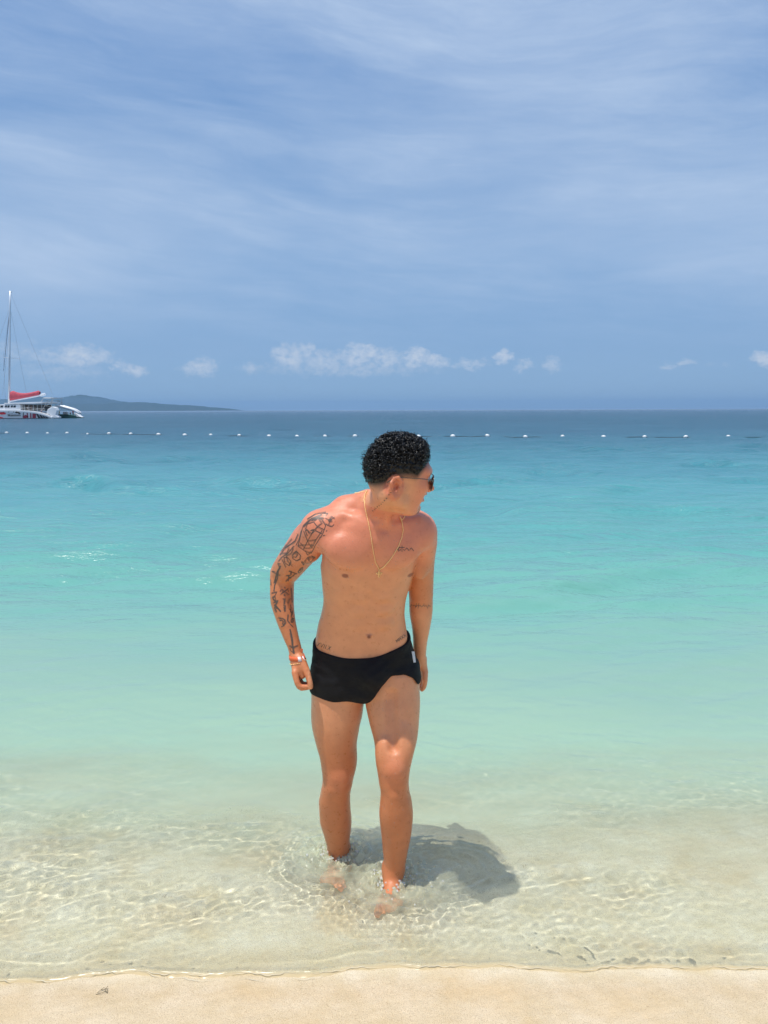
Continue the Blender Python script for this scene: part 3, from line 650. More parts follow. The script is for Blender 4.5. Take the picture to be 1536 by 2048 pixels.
kn_ = W(738, 1275, 2.19); C = lerp(C, srgb(96, 48, 30), sstep(.009, .003, np.hypot(BV[:, 0]-kn_[0], BV[:, 2]-kn_[2]))*np.where(BV[:, 1] < 2.25, .8, 0))  # dark colour painted into the navel hollow for its shade
lip = np.exp(-((hu+.047)/.012)**2)*sstep(.070, .078, hf)*(np.abs(hs) < .026)*head; C = lerp(C, srgb(176, 84, 70), lip*.7)
goat = np.exp(-((hu+.092)/.008)**2)*sstep(.040, .052, hf)*(np.abs(hs) < .022)*head; C = lerp(C, (.03, .02, .015), goat*.75)
# hairline: fades out over the ears and at the nape
hl_u = herm(hf, [-.11, -.085, -.06, -.035, -.01, .02, .035, .055, .07, .11], [-.036, -.034, -.024, -.004, .012, .016, .014, .034, .050, .056])
w_h = sstep(-.016, .014, hu-hl_u)*head*(np.linalg.norm(hl-np.array([-.010, -.022, 0])[None]*np.array([1, 1, 0])-np.stack([0*hs, 0*hs, hs], 1), axis=1) > 0)
ear_d = np.hypot(hf+.022, (hu+.020)/1.45); w_h = w_h*np.where(np.abs(hs) > .055, sstep(.022, .027, ear_d), 1)
C = lerp(C, hairc, w_h)
body_o = None
def skin_attr(o, C):
    a = o.data.color_attributes.new('skin', 'FLOAT_COLOR', 'POINT'); a.data.foreach_set('color', np.concatenate([C, np.ones((len(C), 1))], 1).astype(np.float32).ravel())
skin_m, n = newmat('skin')
g = n('ShaderNodeTexCoord').outputs['Object']
at = n('ShaderNodeAttribute', attribute_name='skin').outputs['Color']
c = n.mix(n.ramp(n.noise(g, 30, 5, .65), [(.3, 0), (.7, 1)]), n.mix(1.0, at, (.92, .87, .85), 'MULTIPLY'), n.mix(1.0, at, (1.06, 1.04, 1.03), 'MULTIPLY'))
c = n.mix(n.ramp(n.noise(g, 210, 2, .5), [(.78, 0), (.86, .22)]), c, srgb(120, 62, 40))
bn = n('ShaderNodeBump', {'Height': n.math('ADD', n.noise(g, 420, 3, .6), n.math('MULTIPLY', n.noise(g, 90, 3, .6), .9)), 'Distance': .0010, 'Strength': .9})
rg = n.ramp(n.noise(g, 60, 4, .6), [(.35, .26), (.65, .46)])
p = n('ShaderNodeBsdfPrincipled', {'Base Color': c, 'Roughness': rg, 'Normal': bn.outputs[0], 'Specular IOR Level': .45, 'Subsurface Weight': .12, 'Subsurface Radius': (1.0, .35, .18), 'Subsurface Scale': .008})
n('ShaderNodeOutputMaterial', {0: p.outputs[0]})
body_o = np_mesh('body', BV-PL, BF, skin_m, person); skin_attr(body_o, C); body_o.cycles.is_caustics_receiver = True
trunk_m, n = newmat('black_swim_fabric')
g = n('ShaderNodeTexCoord').outputs['Object']
bn = n('ShaderNodeBump', {'Height': n.math('ADD', n.noise(g, 700, 2), n.math('MULTIPLY', n.noise(n.map(g, (1, 1, 2)), 45, 3, .6), 3.0)), 'Distance': .0008})
p = n('ShaderNodeBsdfPrincipled', {'Base Color': n.mix(n.noise(g, 25, 3), (.006, .006, .007), (.011, .011, .013)), 'Roughness': .75, 'Normal': bn.outputs[0], 'Specular IOR Level': .22, 'Sheen Weight': .0})
n('ShaderNodeOutputMaterial', {0: p.outputs[0]})
trunks_o = np_mesh('swim_trunks', TV-PL, TF, trunk_m, person)
body_bvh = BVHTree.FromPolygons([Vector(v) for v in BV], BF.tolist())
trunk_bvh = BVHTree.FromPolygons([Vector(v) for v in TV], TF.tolist())
# ------------------------------------------------------------------ hair
hair_m = simple_mat('black_wet_hair', (.003, .0025, .0025), .28, 0, .3, 200, .0, Specular_IOR_Level=.42)
kf = np.all(w_h[BF] > .93, axis=1); kf &= (head[BF].all(1)); FH = BF[kf]
nr = np.cross(BV[BF[:, 2]]-BV[BF[:, 0]], BV[BF[:, 3]]-BV[BF[:, 1]]); VN = np.zeros_like(BV)
for k in range(4):
    for q in range(3): VN[:, q] += np.bincount(BF[:, k], nr[:, q], len(BV))
VN /= np.linalg.norm(VN, axis=1)[:, None]+1e-12; VN *= sgn
u_, inv_ = np.unique(FH, return_inverse=True); FHc = inv_.reshape(FH.shape)
depth_h = sstep(.93, 1.0, w_h[u_])*sstep(-.005, .062, hu[u_]-hl_u[u_])
bump = vnoise(BV[u_, 0]+BV[u_, 1]*.7, BV[u_, 2]+BV[u_, 1]*.5, 77, 30, .006, .02)
HVc = BV[u_]+VN[u_]*(.0006+(.0065+.0014*bump+.004*sstep(.07, .10, hu[u_]))*depth_h)[:, None]
Vs = [HVc]; Fs = [FHc]; nb = len(HVc)
cand = np.flatnonzero((w_h > .8) & (hu-hl_u > .010)); rng = np.random.default_rng(4)
NCURL = 1650
sel = rng.choice(cand, NCURL, replace=False); sides = 4
for vi in sel:
    top = min(1, max(0, (hu[vi]-hl_u[vi])/.062)); p0 = BV[vi]+VN[vi]*(.003*top); nn = VN[vi]
    if top < .35 and rng.random() < .5: continue
    rv = rng.normal(0, 1, 3); tg = np.cross(nn, rv); tg /= np.linalg.norm(tg)
    grav = np.array([.15, -.1, -.5])*(1-top)
    ax = nn*rng.uniform(.15, .9)*(0.3+.7*top)+tg*rng.uniform(.3, 1.0)+grav; ax /= np.linalg.norm(ax)
    a = np.cross(ax, nn+1e-3); a /= np.linalg.norm(a); b = np.cross(ax, a)
    L = rng.uniform(.006, .013)*(.35+.65*top); rad = rng.uniform(.0035, .0068)*(.2+.8*top); turns = rng.uniform(.9, 2.0)*(.25+.75*top); wr_ = rng.uniform(.0008, .0016)*(.45+.55*top)
    if hf[vi] > .04 and top > .3: L *= 1.25; rad *= 1.15
    stray = rng.random() < .05 and top > .2
    if stray: L *= 1.3; wr_ *= .6; rad *= .9
    m = 16; tt = np.linspace(0, 1, m); th = tt*turns*6.283+rng.uniform(0, 6.28); rr = rad*np.minimum(1, tt*4+.15)*(1-.25*tt)
    lift = .0010+.0070*top+.005*float(sstep(.06, .10, hu[vi]))+(.0065 if stray else 0)
    Pc = p0+nn*(lift*np.minimum(1, tt*3))[:, None]+ax*(L*tt)[:, None]+a*(rr*np.cos(th))[:, None]+b*(rr*np.sin(th))[:, None]
    T_ = np.gradient(Pc, axis=0); T_ /= np.linalg.norm(T_, axis=1)[:, None]+1e-9
    s1 = np.cross(T_, nn); s1 /= np.linalg.norm(s1, axis=1)[:, None]+1e-9; s2 = np.cross(T_, s1); w_ = wr_*np.sin(np.pi*np.clip(tt*.93+.06, 0, 1))**.4
    ring_ = np.stack([Pc+s1*(math.cos(k*1.5708)*w_)[:, None]*1.5+s2*(math.sin(k*1.5708)*w_)[:, None]*.8 for k in range(4)], 1).reshape(-1, 3)
    i = np.repeat(np.arange(m-1), 4); k = np.tile(np.arange(4), m-1); k2 = (k+1) % 4
    Vs.append(ring_); Fs.append(np.stack([i*4+k, i*4+k2, i*4+4+k2, i*4+4+k], 1)+nb); nb += len(ring_)
hair_o = np_mesh('hair', np.concatenate(Vs)-PL, np.concatenate(Fs), hair_m, person); hair_o['label'] = 'short wet black curls, faded above the ears and nape'
# eyes behind the glasses
eye_m = simple_mat('eye_white', (.75, .72, .70), .2); iris_m = simple_mat('iris', (.03, .015, .01), .15)
for s_ in (-1, 1):
    m = MB(); c_ = H(.0775, .010, s_*.031); m.ball(c_-PL, .0115, 16, 10); eo = m.build('eyeball', eye_m, person, True)
    m = MB(); m.ball(H(.0860, .009, s_*.031)-PL, .0045, 12, 8); m.build('iris', iris_m, eo, True)
# ------------------------------------------------------------------ things projected onto the skin
def hit(px, py, bvh=None, miss=None):
    d = Vector(ray(px, py)).normalized(); r = (bvh or body_bvh).ray_cast(Vector((0, 0, CAM_H)), d)
    return (np.array(r[0]), np.array(r[1])*(1 if r[1].dot(d) < 0 else -1)) if r[0] is not None else None
body_bvh = BVHTree.FromPolygons([Vector(v) for v in BV], BF.tolist())
def resample(P, step):
    P = np.array(P, float); d = np.r_[0, np.cumsum(np.hypot(*np.diff(P, axis=0).T))]
    if d[-1] < 1e-6: return P[:1]
    t = np.linspace(0, d[-1], max(2, int(d[-1]/step)+1)); return np.stack([np.interp(t, d, P[:, 0]), np.interp(t, d, P[:, 1])], 1)
def strokes(name, S, mat, parent=None, lift=.0004, bvh=None, smooth=False):
    """S: list of (photo-pixel polyline, width in px); laid on the surface as thin strips"""
    V = []; Fc = []
    for P, w in S:
        Q = [hit(x, y, bvh) for x, y in resample(P, 1.2)]; run = []
        runs = []
        for q in Q+[None]:
            if q is None or (run and np.linalg.norm(q[0]-run[-1][0]) > .02):
                if len(run) > 1: runs.append(run)
                run = [] if q is None else [q]
            else: run.append(q)
        for run in runs:
            pp = np.array([q[0] for q in run]); nn = np.array([q[1] for q in run]); hw = w/2/scale_at(P[0][0], P[0][1], pp[0][1])
            T_ = np.gradient(pp, axis=0); T_ /= np.linalg.norm(T_, axis=1)[:, None]+1e-9; sd_ = np.cross(T_, nn); sd_ /= np.linalg.norm(sd_, axis=1)[:, None]+1e-9
            L = pp+nn*lift+sd_*hw; Rr = pp+nn*lift-sd_*hw; b = len(V); V += list(L)+list(Rr); m = len(pp)
            Fc += [(b+i, b+i+1, b+m+i+1, b+m+i) for i in range(m-1)]
    if not Fc: return None
    return np_mesh(name, np.array(V)-(PL if parent else 0), np.array(Fc), mat, parent)
ink_m = simple_mat('tattoo_ink', (.060, .048, .042), .45, 0, .2, 300); ink2_m = simple_mat('faded_tattoo_ink', (.105, .078, .064), .45, 0, .2, 300)
def az_(pts, s=4.875, ox=500, oy=1000): return [(ox+x/s, oy+y/s) for x, y in pts]
A1 = [  # drawn over the upper arm: cut stones, leaves and rays
 ([(520, 250), (570, 200), (640, 170), (700, 190), (740, 250), (710, 330), (640, 440), (600, 520), (540, 500), (470, 450), (500, 330), (520, 250)], 1.3),
 ([(540, 280), (600, 330), (660, 260), (720, 290)], 1.1), ([(600, 330), (560, 400), (640, 390), (700, 300)], 1.1), ([(520, 300), (560, 400), (520, 480)], 1.2), ([(640, 390), (600, 470), (560, 400)], 1),
 ([(660, 260), (620, 210), (560, 230), (540, 280)], 1.1), ([(620, 210), (660, 180), (700, 230), (660, 260)], 1), ([(600, 330), (640, 300), (700, 330)], 1), ([(470, 440), (560, 430), (620, 440)], 1.1),
 ([(490, 420), (530, 470), (580, 470), (600, 430)], 1.1), ([(540, 500), (560, 540), (600, 500)], 1.2), ([(470, 330), (440, 400), (400, 430)], 3.4), ([(500, 300), (480, 380), (450, 440)], 2.8), ([(520, 260), (600, 180), (700, 140)], 4.0), ([(560, 190), (640, 140), (740, 120)], 3.0),
 ([(600, 200), (680, 170), (720, 180)], 2.0), ([(730, 180), (780, 200), (820, 170)], 1.2), ([(780, 200), (760, 250), (740, 230)], 1.0), ([(765, 200), (790, 185), (795, 215), (770, 215), (765, 200)], 1.2), ([(770, 250), (800, 262), (820, 240)], 1.2), ([(700, 130), (760, 130), (740, 150)], 1.6), ([(780, 190), (800, 160), (825, 182)], 1.0),
 ([(560, 350), (540, 300), (560, 290), (580, 330)], 2.6), ([(590, 300), (620, 290), (610, 320)], 2.2), ([(680, 370), (700, 360)], 1), ([(710, 350), (730, 348)], 1.2), ([(742, 300), (748, 305)], 2),
 ([(410, 380), (360, 440), (300, 500)], 2.2), ([(400, 430), (340, 470), (290, 540)], 3.2), ([(430, 450), (370, 520), (310, 560), (280, 600)], 2.6), ([(340, 440), (380, 470), (360, 520), (300, 520)], 1.2), ([(420, 470), (400, 520), (350, 540), (370, 600), (410, 640)], 1.4), ([(330, 560), (370, 560), (400, 600), (380, 640), (340, 610), (330, 560)], 1.4), ([(310, 580), (340, 640), (350, 660)], 1.3),
 ([(410, 540), (430, 510), (460, 505), (490, 540), (485, 575), (450, 590), (415, 570), (410, 540)], 1.8), ([(430, 520), (470, 530), (450, 560), (420, 550)], 1.4), ([(440, 505), (455, 495), (465, 520)], 2.4),
 ([(510, 600), (530, 620), (520, 632), (500, 600)], 2.2), ([(530, 600), (560, 560), (600, 550), (620, 570), (590, 610), (550, 615), (530, 600)], 1.5), ([(605, 548), (635, 558), (628, 568)], 2.4), ([(560, 580), (600, 575)], 1.2), ([(570, 560), (580, 600)], 1.1),
 ([(470, 700), (490, 670), (515, 655), (515, 680), (480, 715), (470, 700)], 2.2), ([(485, 690), (505, 668)], 3),
 ([(380, 700), (400, 690), (400, 730), (370, 745), (400, 760), (365, 775), (350, 795)], 2.8), ([(350, 740), (380, 730), (370, 790)], 2.8), ([(400, 700), (430, 710), (460, 720)], 2.0), ([(380, 760), (420, 740), (440, 720)], 2.4),
 ([(280, 630), (290, 660), (265, 700), (250, 760), (235, 810)], 4.4), ([(300, 640), (275, 690), (268, 760), (240, 830), (232, 890)], 3.2), ([(225, 700), (255, 720), (300, 740)], 1.3), ([(270, 620), (295, 625)], 2.0), ([(215, 690), (240, 700)], 1.2)]
A2 = [  # forearm
 ([(300, 920), (375, 865)], 1.4), ([(305, 870), (378, 925)], 1.4), ([(335, 850), (342, 858)], 2), ([(290, 888), (298, 892)], 2), ([(368, 885), (376, 890)], 2), ([(330, 922), (345, 928)], 2),
 ([(320, 968), (340, 966), (332, 985), (345, 990)], 2.0), ([(325, 995), (342, 996), (328, 1010), (344, 1012)], 2.0), ([(322, 1022), (345, 1025), (335, 1040)], 2.0), ([(325, 1048), (345, 1050), (328, 1062), (344, 1066)], 2.0), ([(330, 1075), (345, 1078), (336, 1090)], 2.0),
 ([(185, 760), (200, 780), (205, 830), (190, 800)], 1.8), ([(210, 910), (260, 900), (230, 960), (215, 950)], 1.4), ([(215, 950), (240, 930), (250, 970)], 1.4), ([(225, 970), (260, 990), (250, 1030), (300, 1090)], 4.2), ([(230, 1000), (275, 980), (240, 1050), (260, 1090)], 3.2), ([(235, 1020), (265, 1060)], 5),
 ([(285, 1160), (310, 1150), (340, 1170), (345, 1200), (325, 1230), (305, 1235)], 2.4), ([(290, 1180), (310, 1170), (325, 1190), (315, 1215)], 1.8), ([(275, 1150), (300, 1148)], 1.8), ([(335, 1165), (342, 1200), (320, 1225)], 2.6),
 ([(370, 1010), (385, 970), (400, 960)], 1.1), ([(395, 1020), (402, 1060)], 1.2), ([(385, 1065), (400, 1068), (395, 1090), (410, 1100), (400, 1140)], 3.0), ([(415, 1080), (410, 1120)], 2), ([(370, 1120), (365, 1180), (385, 1205)], 1.2), ([(400, 1165), (420, 1170), (415, 1195), (400, 1190), (400, 1165)], 2.6), ([(390, 1210), (420, 1240)], 1.6), ([(400, 1150), (430, 1160)], 2),
 ([(390, 1260), (405, 1330), (415, 1400), (425, 1500)], 3.0), ([(395, 1290), (412, 1370), (415, 1405)], 4.2), ([(380, 1420), (420, 1432), (465, 1418)], 1.5), ([(400, 1440), (440, 1438)], 1.2), ([(420, 1440), (432, 1500)], 3.0), ([(385, 1440), (395, 1470), (410, 1480)], 1.1), ([(402, 860), (410, 920), (415, 1000)], 2.0)]
for S_, lb in ((A1, 'upper-arm tattoos of cut stones, leaves and feathers'), (A2, 'forearm tattoos with crossed arrows, a column of signs and a sword')):
    ra = random.Random(3); S_ = S_+[([(x_+dx, y_+dy) for x_, y_ in P], .75) for P, w in S_ for dx, dy in [(ra.uniform(-9, 9), ra.uniform(-9, 9)) for _ in range(3)]]
    o = strokes('tattoo', [(az_(P), w*.66) for P, w in S_], ink2_m, person); o['label'] = lb
z1 = lambda P: [(640+x/5.12, 840+y/5.12) for x, y in P]
o = strokes('tattoo', [(P, 1.25) for P in ([(800, 1093.5), (796, 1098), (791.5, 1101.5)], [(797, 1096.5), (797, 1103)], [(799, 1095.5), (809.5, 1094.5)], [(804, 1091), (804, 1103.5)], [(801.5, 1098), (799, 1102)], [(806.5, 1098), (809.5, 1101.5)],
     [(810.5, 1099.5), (813.5, 1095.5), (818.5, 1102)], [(819.5, 1099.5), (822.5, 1095.5), (827.5, 1102)])], ink_m, person); o['label'] = 'four small characters tattooed on the chest'
nk = []
for i, (x_, y_) in enumerate([(745.5, 1021.5), (749, 1019), (752, 1016.5), (755, 1013.5), (758.5, 1011), (762.3, 1007.7), (765.6, 1004.3), (769, 1001), (773, 996.8), (778, 989), (781.4, 985)]):
    a_ = -.85; ca, sa = math.cos(a_), math.sin(a_); g_ = [[(-1, 1.3), (0, -1.4), (1, 1.3)], [(-1, -1.3), (-1, 1.3), (.8, .2)], [(-1, -1.3), (1, 1.3)], [(-.8, 1.3), (-.8, -1.3), (.9, 1.2), (.9, -1.2)]][i % 4]
    nk.append(([(x_+u*ca-v*sa, y_+u*sa+v*ca) for u, v in g_], 1.1))
o = strokes('tattoo', nk, ink_m, person); o['label'] = 'line of tiny lettering tattooed up the neck'
def roman(txt, x0, y0, x1, y1, h, w=1.1):
    S = []; n_ = sum({'I': .5, '.': .4}.get(c, 1) for c in txt); dx, dy = (x1-x0)/n_, (y1-y0)/n_; u = 0; L = math.hypot(x1-x0, y1-y0); nx_, ny_ = (y1-y0)/L*h, -(x1-x0)/L*h
    for c in txt:
        k = {'I': .5, '.': .4}.get(c, 1); g_ = {'X': [[(.1, 0), (.85, 1)], [(.85, 0), (.1, 1)]], 'V': [[(.05, 1), (.45, 0), (.85, 1)]], 'I': [[(.25, 0), (.25, 1)]], '.': [[(.1, 0), (.22, 0)]], 'M': [[(.05, 0), (.15, 1), (.45, .2), (.75, 1), (.88, 0)]]}[c]
        for P in g_: S.append(([(x0+(u+a)*dx+nx_*b, y0+(u+a)*dy+ny_*b) for a, b in P], w))
        u += k
    return S
o = strokes('tattoo', roman('XVII.X', 633, 1291.5, 661, 1301, 8.2), ink_m, person); o['label'] = 'roman numerals XVII.X tattooed above the waistband'
o = strokes('tattoo', roman('MMXX', 794, 1285.5, 814, 1272, 6.5, .95), ink_m, person); o['label'] = 'roman numerals tattooed on the other hip'
t_ = np.linspace(0, 1, 60)
o = strokes('tattoo', [(list(zip(819+42*t_, 1211+1.6*np.sin(t_*46)+.8*np.sin(t_*23+1)+1.5*t_)), .9), ([(833, 1206), (831, 1216)], .9), ([(838, 1206), (836, 1217)], .9), ([(848, 1207), (848, 1212)], .9), ([(857, 1209), (855, 1217)], .9)], ink2_m, person); o['label'] = 'thin script tattooed across the other forearm'
# o = strokes('tattoo', [([(811.5, 1222), (810, 1230), (811, 1236)], 2.5), ([(811, 1243), (810.5, 1248)], 2.5)], ink_m, person)
# drops of sea water on the skin
drop_m, n = newmat('water_drop'); n('ShaderNodeOutputMaterial', {0: n('ShaderNodeBsdfPrincipled', {'Base Color': (.9, .8, .75, 1), 'Roughness': .05, 'Alpha': .45, 'Specular IOR Level': .8}).outputs[0]})
md = MB(); rr_ = random.Random(5)
for (x0, x1, y0, y1, k) in ((655, 800, 1040, 1160, 60), (660, 860, 1020, 1060, 25), (765, 820, 1400, 1560, 40), (640, 700, 1400, 1700, 12), (765, 815, 1600, 1740, 22), (600, 645, 1040, 1110, 12)):
    for _ in range(k):
        h_ = hit(rr_.uniform(x0, x1), rr_.uniform(y0, y1))
        if h_ is not None and h_[0][2] > .05:
            r_ = rr_.choice([.0006, .0008, .0011]); md.ball(h_[0]+h_[1]*r_*.3-PL, r_, 6, 4)
o = md.build('water_drops', drop_m, person, True); o['kind'] = 'stuff'
# label sewn on the trunks
tagm = simple_mat('white_label', (.62, .62, .63), .6)
q = [hit(x, y, trunk_bvh) for x, y in ((822.5, 1303), (828, 1303), (831, 1325), (826.5, 1325.5))]
if all(v is not None for v in q):
    P4 = [v[0]+v[1]*.001-PL for v in q]; back = [p+np.array([.004, .010, 0])*1.0 for p in (P4[1], P4[2])]
    m = MB(); out = [p for p in P4]; th_ = [p+np.array(v[1])*.0008 for p, v in zip(P4, q)]
    m.add(out+th_, [(0, 1, 2, 3), (4, 5, 6, 7), (0, 1, 5, 4), (1, 2, 6, 5), (2, 3, 7, 6), (3, 0, 4, 7)]); lo = m.build('cloth_label', tagm, trunks_o)
    m = MB(); b4 = [th_[0]*.3+th_[3]*.7, th_[1]*.3+th_[2]*.7]
    def lerp4(u, v): return (th_[0]*(1-u)+th_[1]*u)*(1-v)+(th_[3]*(1-u)+th_[2]*u)*v+np.array(q[0][1])*.0004
    for v0 in (.5, .62, .74): m.add([lerp4(.3, v0), lerp4(.8, v0), lerp4(.8, v0+.07), lerp4(.3, v0+.07)], [(0, 1, 2, 3)])
    # the small print is part of the label
    m.build('print', simple_mat('print', (.03, .03, .03), .6), trunks_o)
# ------------------------------------------------------------------ sunglasses
sg = empty('sunglasses', H(.09, .01, 0)); tag(sg, 'thin metal framed round sunglasses with dark lenses on the man\'s face', 'sunglasses'); SL = np.array(sg.location)
fr_m = simple_mat('gunmetal_frame', (.16, .14, .12), .25, 1.0)
lens_m, n = newmat('dark_lens'); n('ShaderNodeOutputMaterial', {0: n('ShaderNodeBsdfPrincipled', {'Base Color': (.022, .012, .016, 1), 'Roughness': .06, 'Alpha': .93, 'Specular IOR Level': .8}).outputs[0]})
GF = lambda f, u, s: H(f, u, s)-SL
for s_ in (-1, 1):
    ringp = []
    for k in range(25):
        a_ = k/24*2*math.pi; ca, sa = math.cos(a_), math.sin(a_); uu = .003+sa*.0215-(.003 if sa < 0 else 0)*abs(sa)
        ss = .034+ca*.0255; ringp.append((.1010-.42*(ss-.010)**1*.45, uu, s_*ss))
    m = MB(); m.tube([GF(*p) for p in ringp], .0011, 6, False); m.build('lens_rim', fr_m, sg, True)
    m = MB(); vs = [GF(*p) for p in ringp[:-1]]; c0 = GF(.0995, .002, s_*.034); m.add(vs+[c0], [(k, (k+1) % 24, 24) for k in range(24)])
    lo = m.build('lens', lens_m, sg, True); so = lo.modifiers.new('thickness', 'SOLIDIFY'); so.thickness = .0015
    m = MB(); m.tube([GF(.0905, .010, s_*.0600), GF(.086, .012, s_*.0665), GF(.06, .014, s_*.0725), GF(.02, .012, s_*.0775), GF(-.012, .010, s_*.0790), GF(-.030, .006, s_*.0800), GF(-.048, -.010, s_*.0770)], [.0016, .0014, .0012, .0012, .0013, .0020, .0018], 8); m.build('temple', fr_m, sg, True)
    m = MB(); m.box(GF(.089, .010, s_*.0625), (.0025, .002, .003)); m.build('hinge', fr_m, sg)
    m = MB(); m.ball(GF(.0905, -.006, s_*.0125), (.002, .002, .0045), 8, 6); m.build('nose_pad', simple_mat('pad', (.6, .58, .55), .4), sg, True)
m = MB(); m.tube([GF(.1000, .004, -.0095), GF(.1035, .009, -.004), GF(.1035, .009, .004), GF(.1000, .004, .0095)], .0012, 6); m.build('bridge', fr_m, sg, True)
m = MB(); m.tube([GF(.098, .021, -.026), GF(.104, .0235, 0), GF(.098, .021, .026)], .0010, 6); m.build('top_bar', fr_m, sg, True)
# ------------------------------------------------------------------ necklace, bracelet, wristband
gold_m = simple_mat('gold', (1.0, .74, .36), .38, .85)
nl = empty('necklace', hit(758, 1138)[0]); tag(nl, 'thin gold chain with a small open cross pendant round the man\'s neck', 'necklace'); NLl = np.array(nl.location)
def path_on(P, lift=.0014, step=.8):
    out = []
    for x_, y_ in resample(P, step):
        h_ = hit(x_, y_)
        if h_ is not None: out.append(h_[0]+h_[1]*lift)
    return out
left = path_on([(734, 982), (730.5, 990), (729, 1000), (731, 1016), (735, 1036), (740, 1060), (744, 1085), (747, 1105), (751, 1124), (758.5, 1138)])
right = path_on([(799, 1033), (804, 1045), (806, 1060), (803.5, 1075), (797, 1092), (788, 1108), (778, 1122), (768, 1133), (760.5, 1138)])
nb_ = []; c0 = np.array(W(768, 1000, 2.13)); a0, a1 = left[0], right[0]
ang0, ang1 = math.atan2(a0[1]-c0[1], a0[0]-c0[0]), math.atan2(a1[1]-c0[1], a1[0]-c0[0]); ang0 = ang0 % 6.2832; ang1 = ang1 % 6.2832
if ang1 > ang0: ang1 -= 6.2832
for k in range(1, 60):
    u = k/60; an = ang0+(ang1-ang0)*u; zz = a0[2]*(1-u)+a1[2]*u+.02*math.sin(u*3.14)
    o_ = Vector((c0[0]+.2*math.cos(an), c0[1]+.2*math.sin(an), zz)); r_ = body_bvh.ray_cast(o_, Vector((c0[0]-o_[0], c0[1]-o_[1], -.02)).normalized())
    if r_[0] is not None and (r_[0]-o_).length < .19: nb_.append(np.array(r_[0])+(np.array(o_)-np.array(r_[0]))/np.linalg.norm(np.array(o_)-np.array(r_[0]))*.0012)
full = left[::-1]+nb_+right
def relink(P, step):
    P = np.array(P); d = np.r_[0, np.cumsum(np.linalg.norm(np.diff(P, axis=0), axis=1))]; t = np.arange(0, d[-1], step); return np.stack([np.interp(t, d, P[:, k]) for k in range(3)], 1)
links = relink(full, .0026); m = MB()
m.tube([p-NLl for p in links[::2]], .0004, 4)
for i, p in enumerate(links): m.ball(p-NLl, (.0015, .0015, .0020) if i % 2 else (.0018, .0018, .0013), 6, 4)
m.build('chain', gold_m, nl, True)
m = MB(); hp = hit(758.5, 1140); pn = hp[1]; px_ = np.array([1, 0, 0.]); pz = np.cross(px_, pn); pz = pz if pz[2] > 0 else -pz; pc = lambda a, b: hp[0]-NLl+pn*.0022+px_*a+pz*b
m.tube([pc(-.002, .002), pc(0, -.002), pc(.002, .002)], .0012, 6)
def loop(pts_): m.tube([pc(*p) for p in pts_+pts_[:1]], .0012, 5, False)
loop([(-.0022, -.004), (.0022, -.004), (.0016, -.009), (-.0016, -.009)]); loop([(-.0016, -.0145), (.0016, -.0145), (.0030, -.0245), (0, -.0262), (-.0030, -.0245)]); loop([(-.0016, -.0090), (-.0016, -.0145), (-.0078, -.0138), (-.0088, -.0117), (-.0078, -.0096)]); loop([(.0016, -.0090), (.0016, -.0145), (.0078, -.0138), (.0088, -.0117), (.0078, -.0096)])
m.build('cross_pendant', gold_m, nl, True)
def wrist_ring(c, ax, width, lift, bevel_r=None, nseg=48):
    c = np.array(c); ax = np.array(ax)/np.linalg.norm(ax); a = np.cross(ax, [0, 1, 0]); a /= np.linalg.norm(a); b = np.cross(ax, a); out = []
    for k in range(nseg):
        th = k/nseg*6.28318; d = a*math.cos(th)+b*math.sin(th); row = []
        for w_ in (-.5, .5):
            cc = c+ax*w_*width; r_ = body_bvh.ray_cast(Vector(cc+d*.045), Vector(-d)); rad = .045-(r_[3] if r_[0] is not None and r_[3] < .04 else .028); row.append(cc+d*(rad+lift))
        out.append(row)
    return np.array(out)
wa = W(584+9, 1290, 2.280); wb = W(596, 1326, 2.275); wax = wb-wa
rg_ = wrist_ring(W(593, 1313, 2.277), wax, .014, .0014); wb_o = empty('wristband', W(593, 1313, 2.277)); WL = np.array(wb_o.location)
tag(wb_o, 'orange paper wristband with a white sticker on the tattooed wrist', 'wristband')
def band(ring, name, mat, parent, L0, th=.0006, seg=None):
    K = len(ring); c_ = ring.mean((0, 1)); V = []; 
    for r in ring:
        for p in r: o_ = (p-c_); o_ -= wax*(o_@wax)/(wax@wax); o_ /= np.linalg.norm(o_); V += [p-L0, p+o_*th-L0]
    idx = range(K) if seg is None else seg; Fb = []
    for i in idx:
        j = (i+1) % K; a = i*4; b = j*4; Fb += [(a+1, b+1, b+3, a+3), (a, a+2, b+2, b), (a, b, b+1, a+1), (a+2, a+3, b+3, b+2)]
    return np_mesh(name, V, Fb, mat, parent)
band(rg_, 'band', simple_mat('orange_paper', srgb(226, 108, 62), .45), wb_o, WL)
cam_dir = -np.array(ray(593, 1313)); cam_dir /= np.linalg.norm(cam_dir); cn = rg_.mean(1)-rg_.mean((0, 1)); best = int(np.argmax(cn@(cam_dir+np.array([.25, 0, 0]))))
band(rg_+0*cam_dir+(cn/np.linalg.norm(cn, axis=1)[:, None])[:, None, :]*.0008, 'sticker', simple_mat('sticker', (.8, .72, .75), .4), wb_o, WL, .0004, [(best+k) % 48 for k in range(-2, 2)])
m = MB(); pt = W(603, 1301, 2.268)-WL; m.box(pt, (.0045, .0012, .006), .4); m.build('band_end', simple_mat('orange_paper_end', srgb(222, 120, 80), .5), wb_o)
br = wrist_ring(W(594, 1322, 2.276), wax+np.array([.015, 0, 0]), .0005, .0016)[:, 0]; br_o = empty('bracelet', br.mean(0)); BL = np.array(br_o.location); tag(br_o, 'fine gold chain bracelet just below the orange wristband', 'bracelet')
m = MB(); m.tube([p-BL for p in br]+[br[0]-BL], .0004, 4, False)
for p in relink(list(br)+[br[0]], .0024): m.ball(p-BL, (.0013, .0013, .0010), 6, 4)
m.build('chain', gold_m, br_o, True)
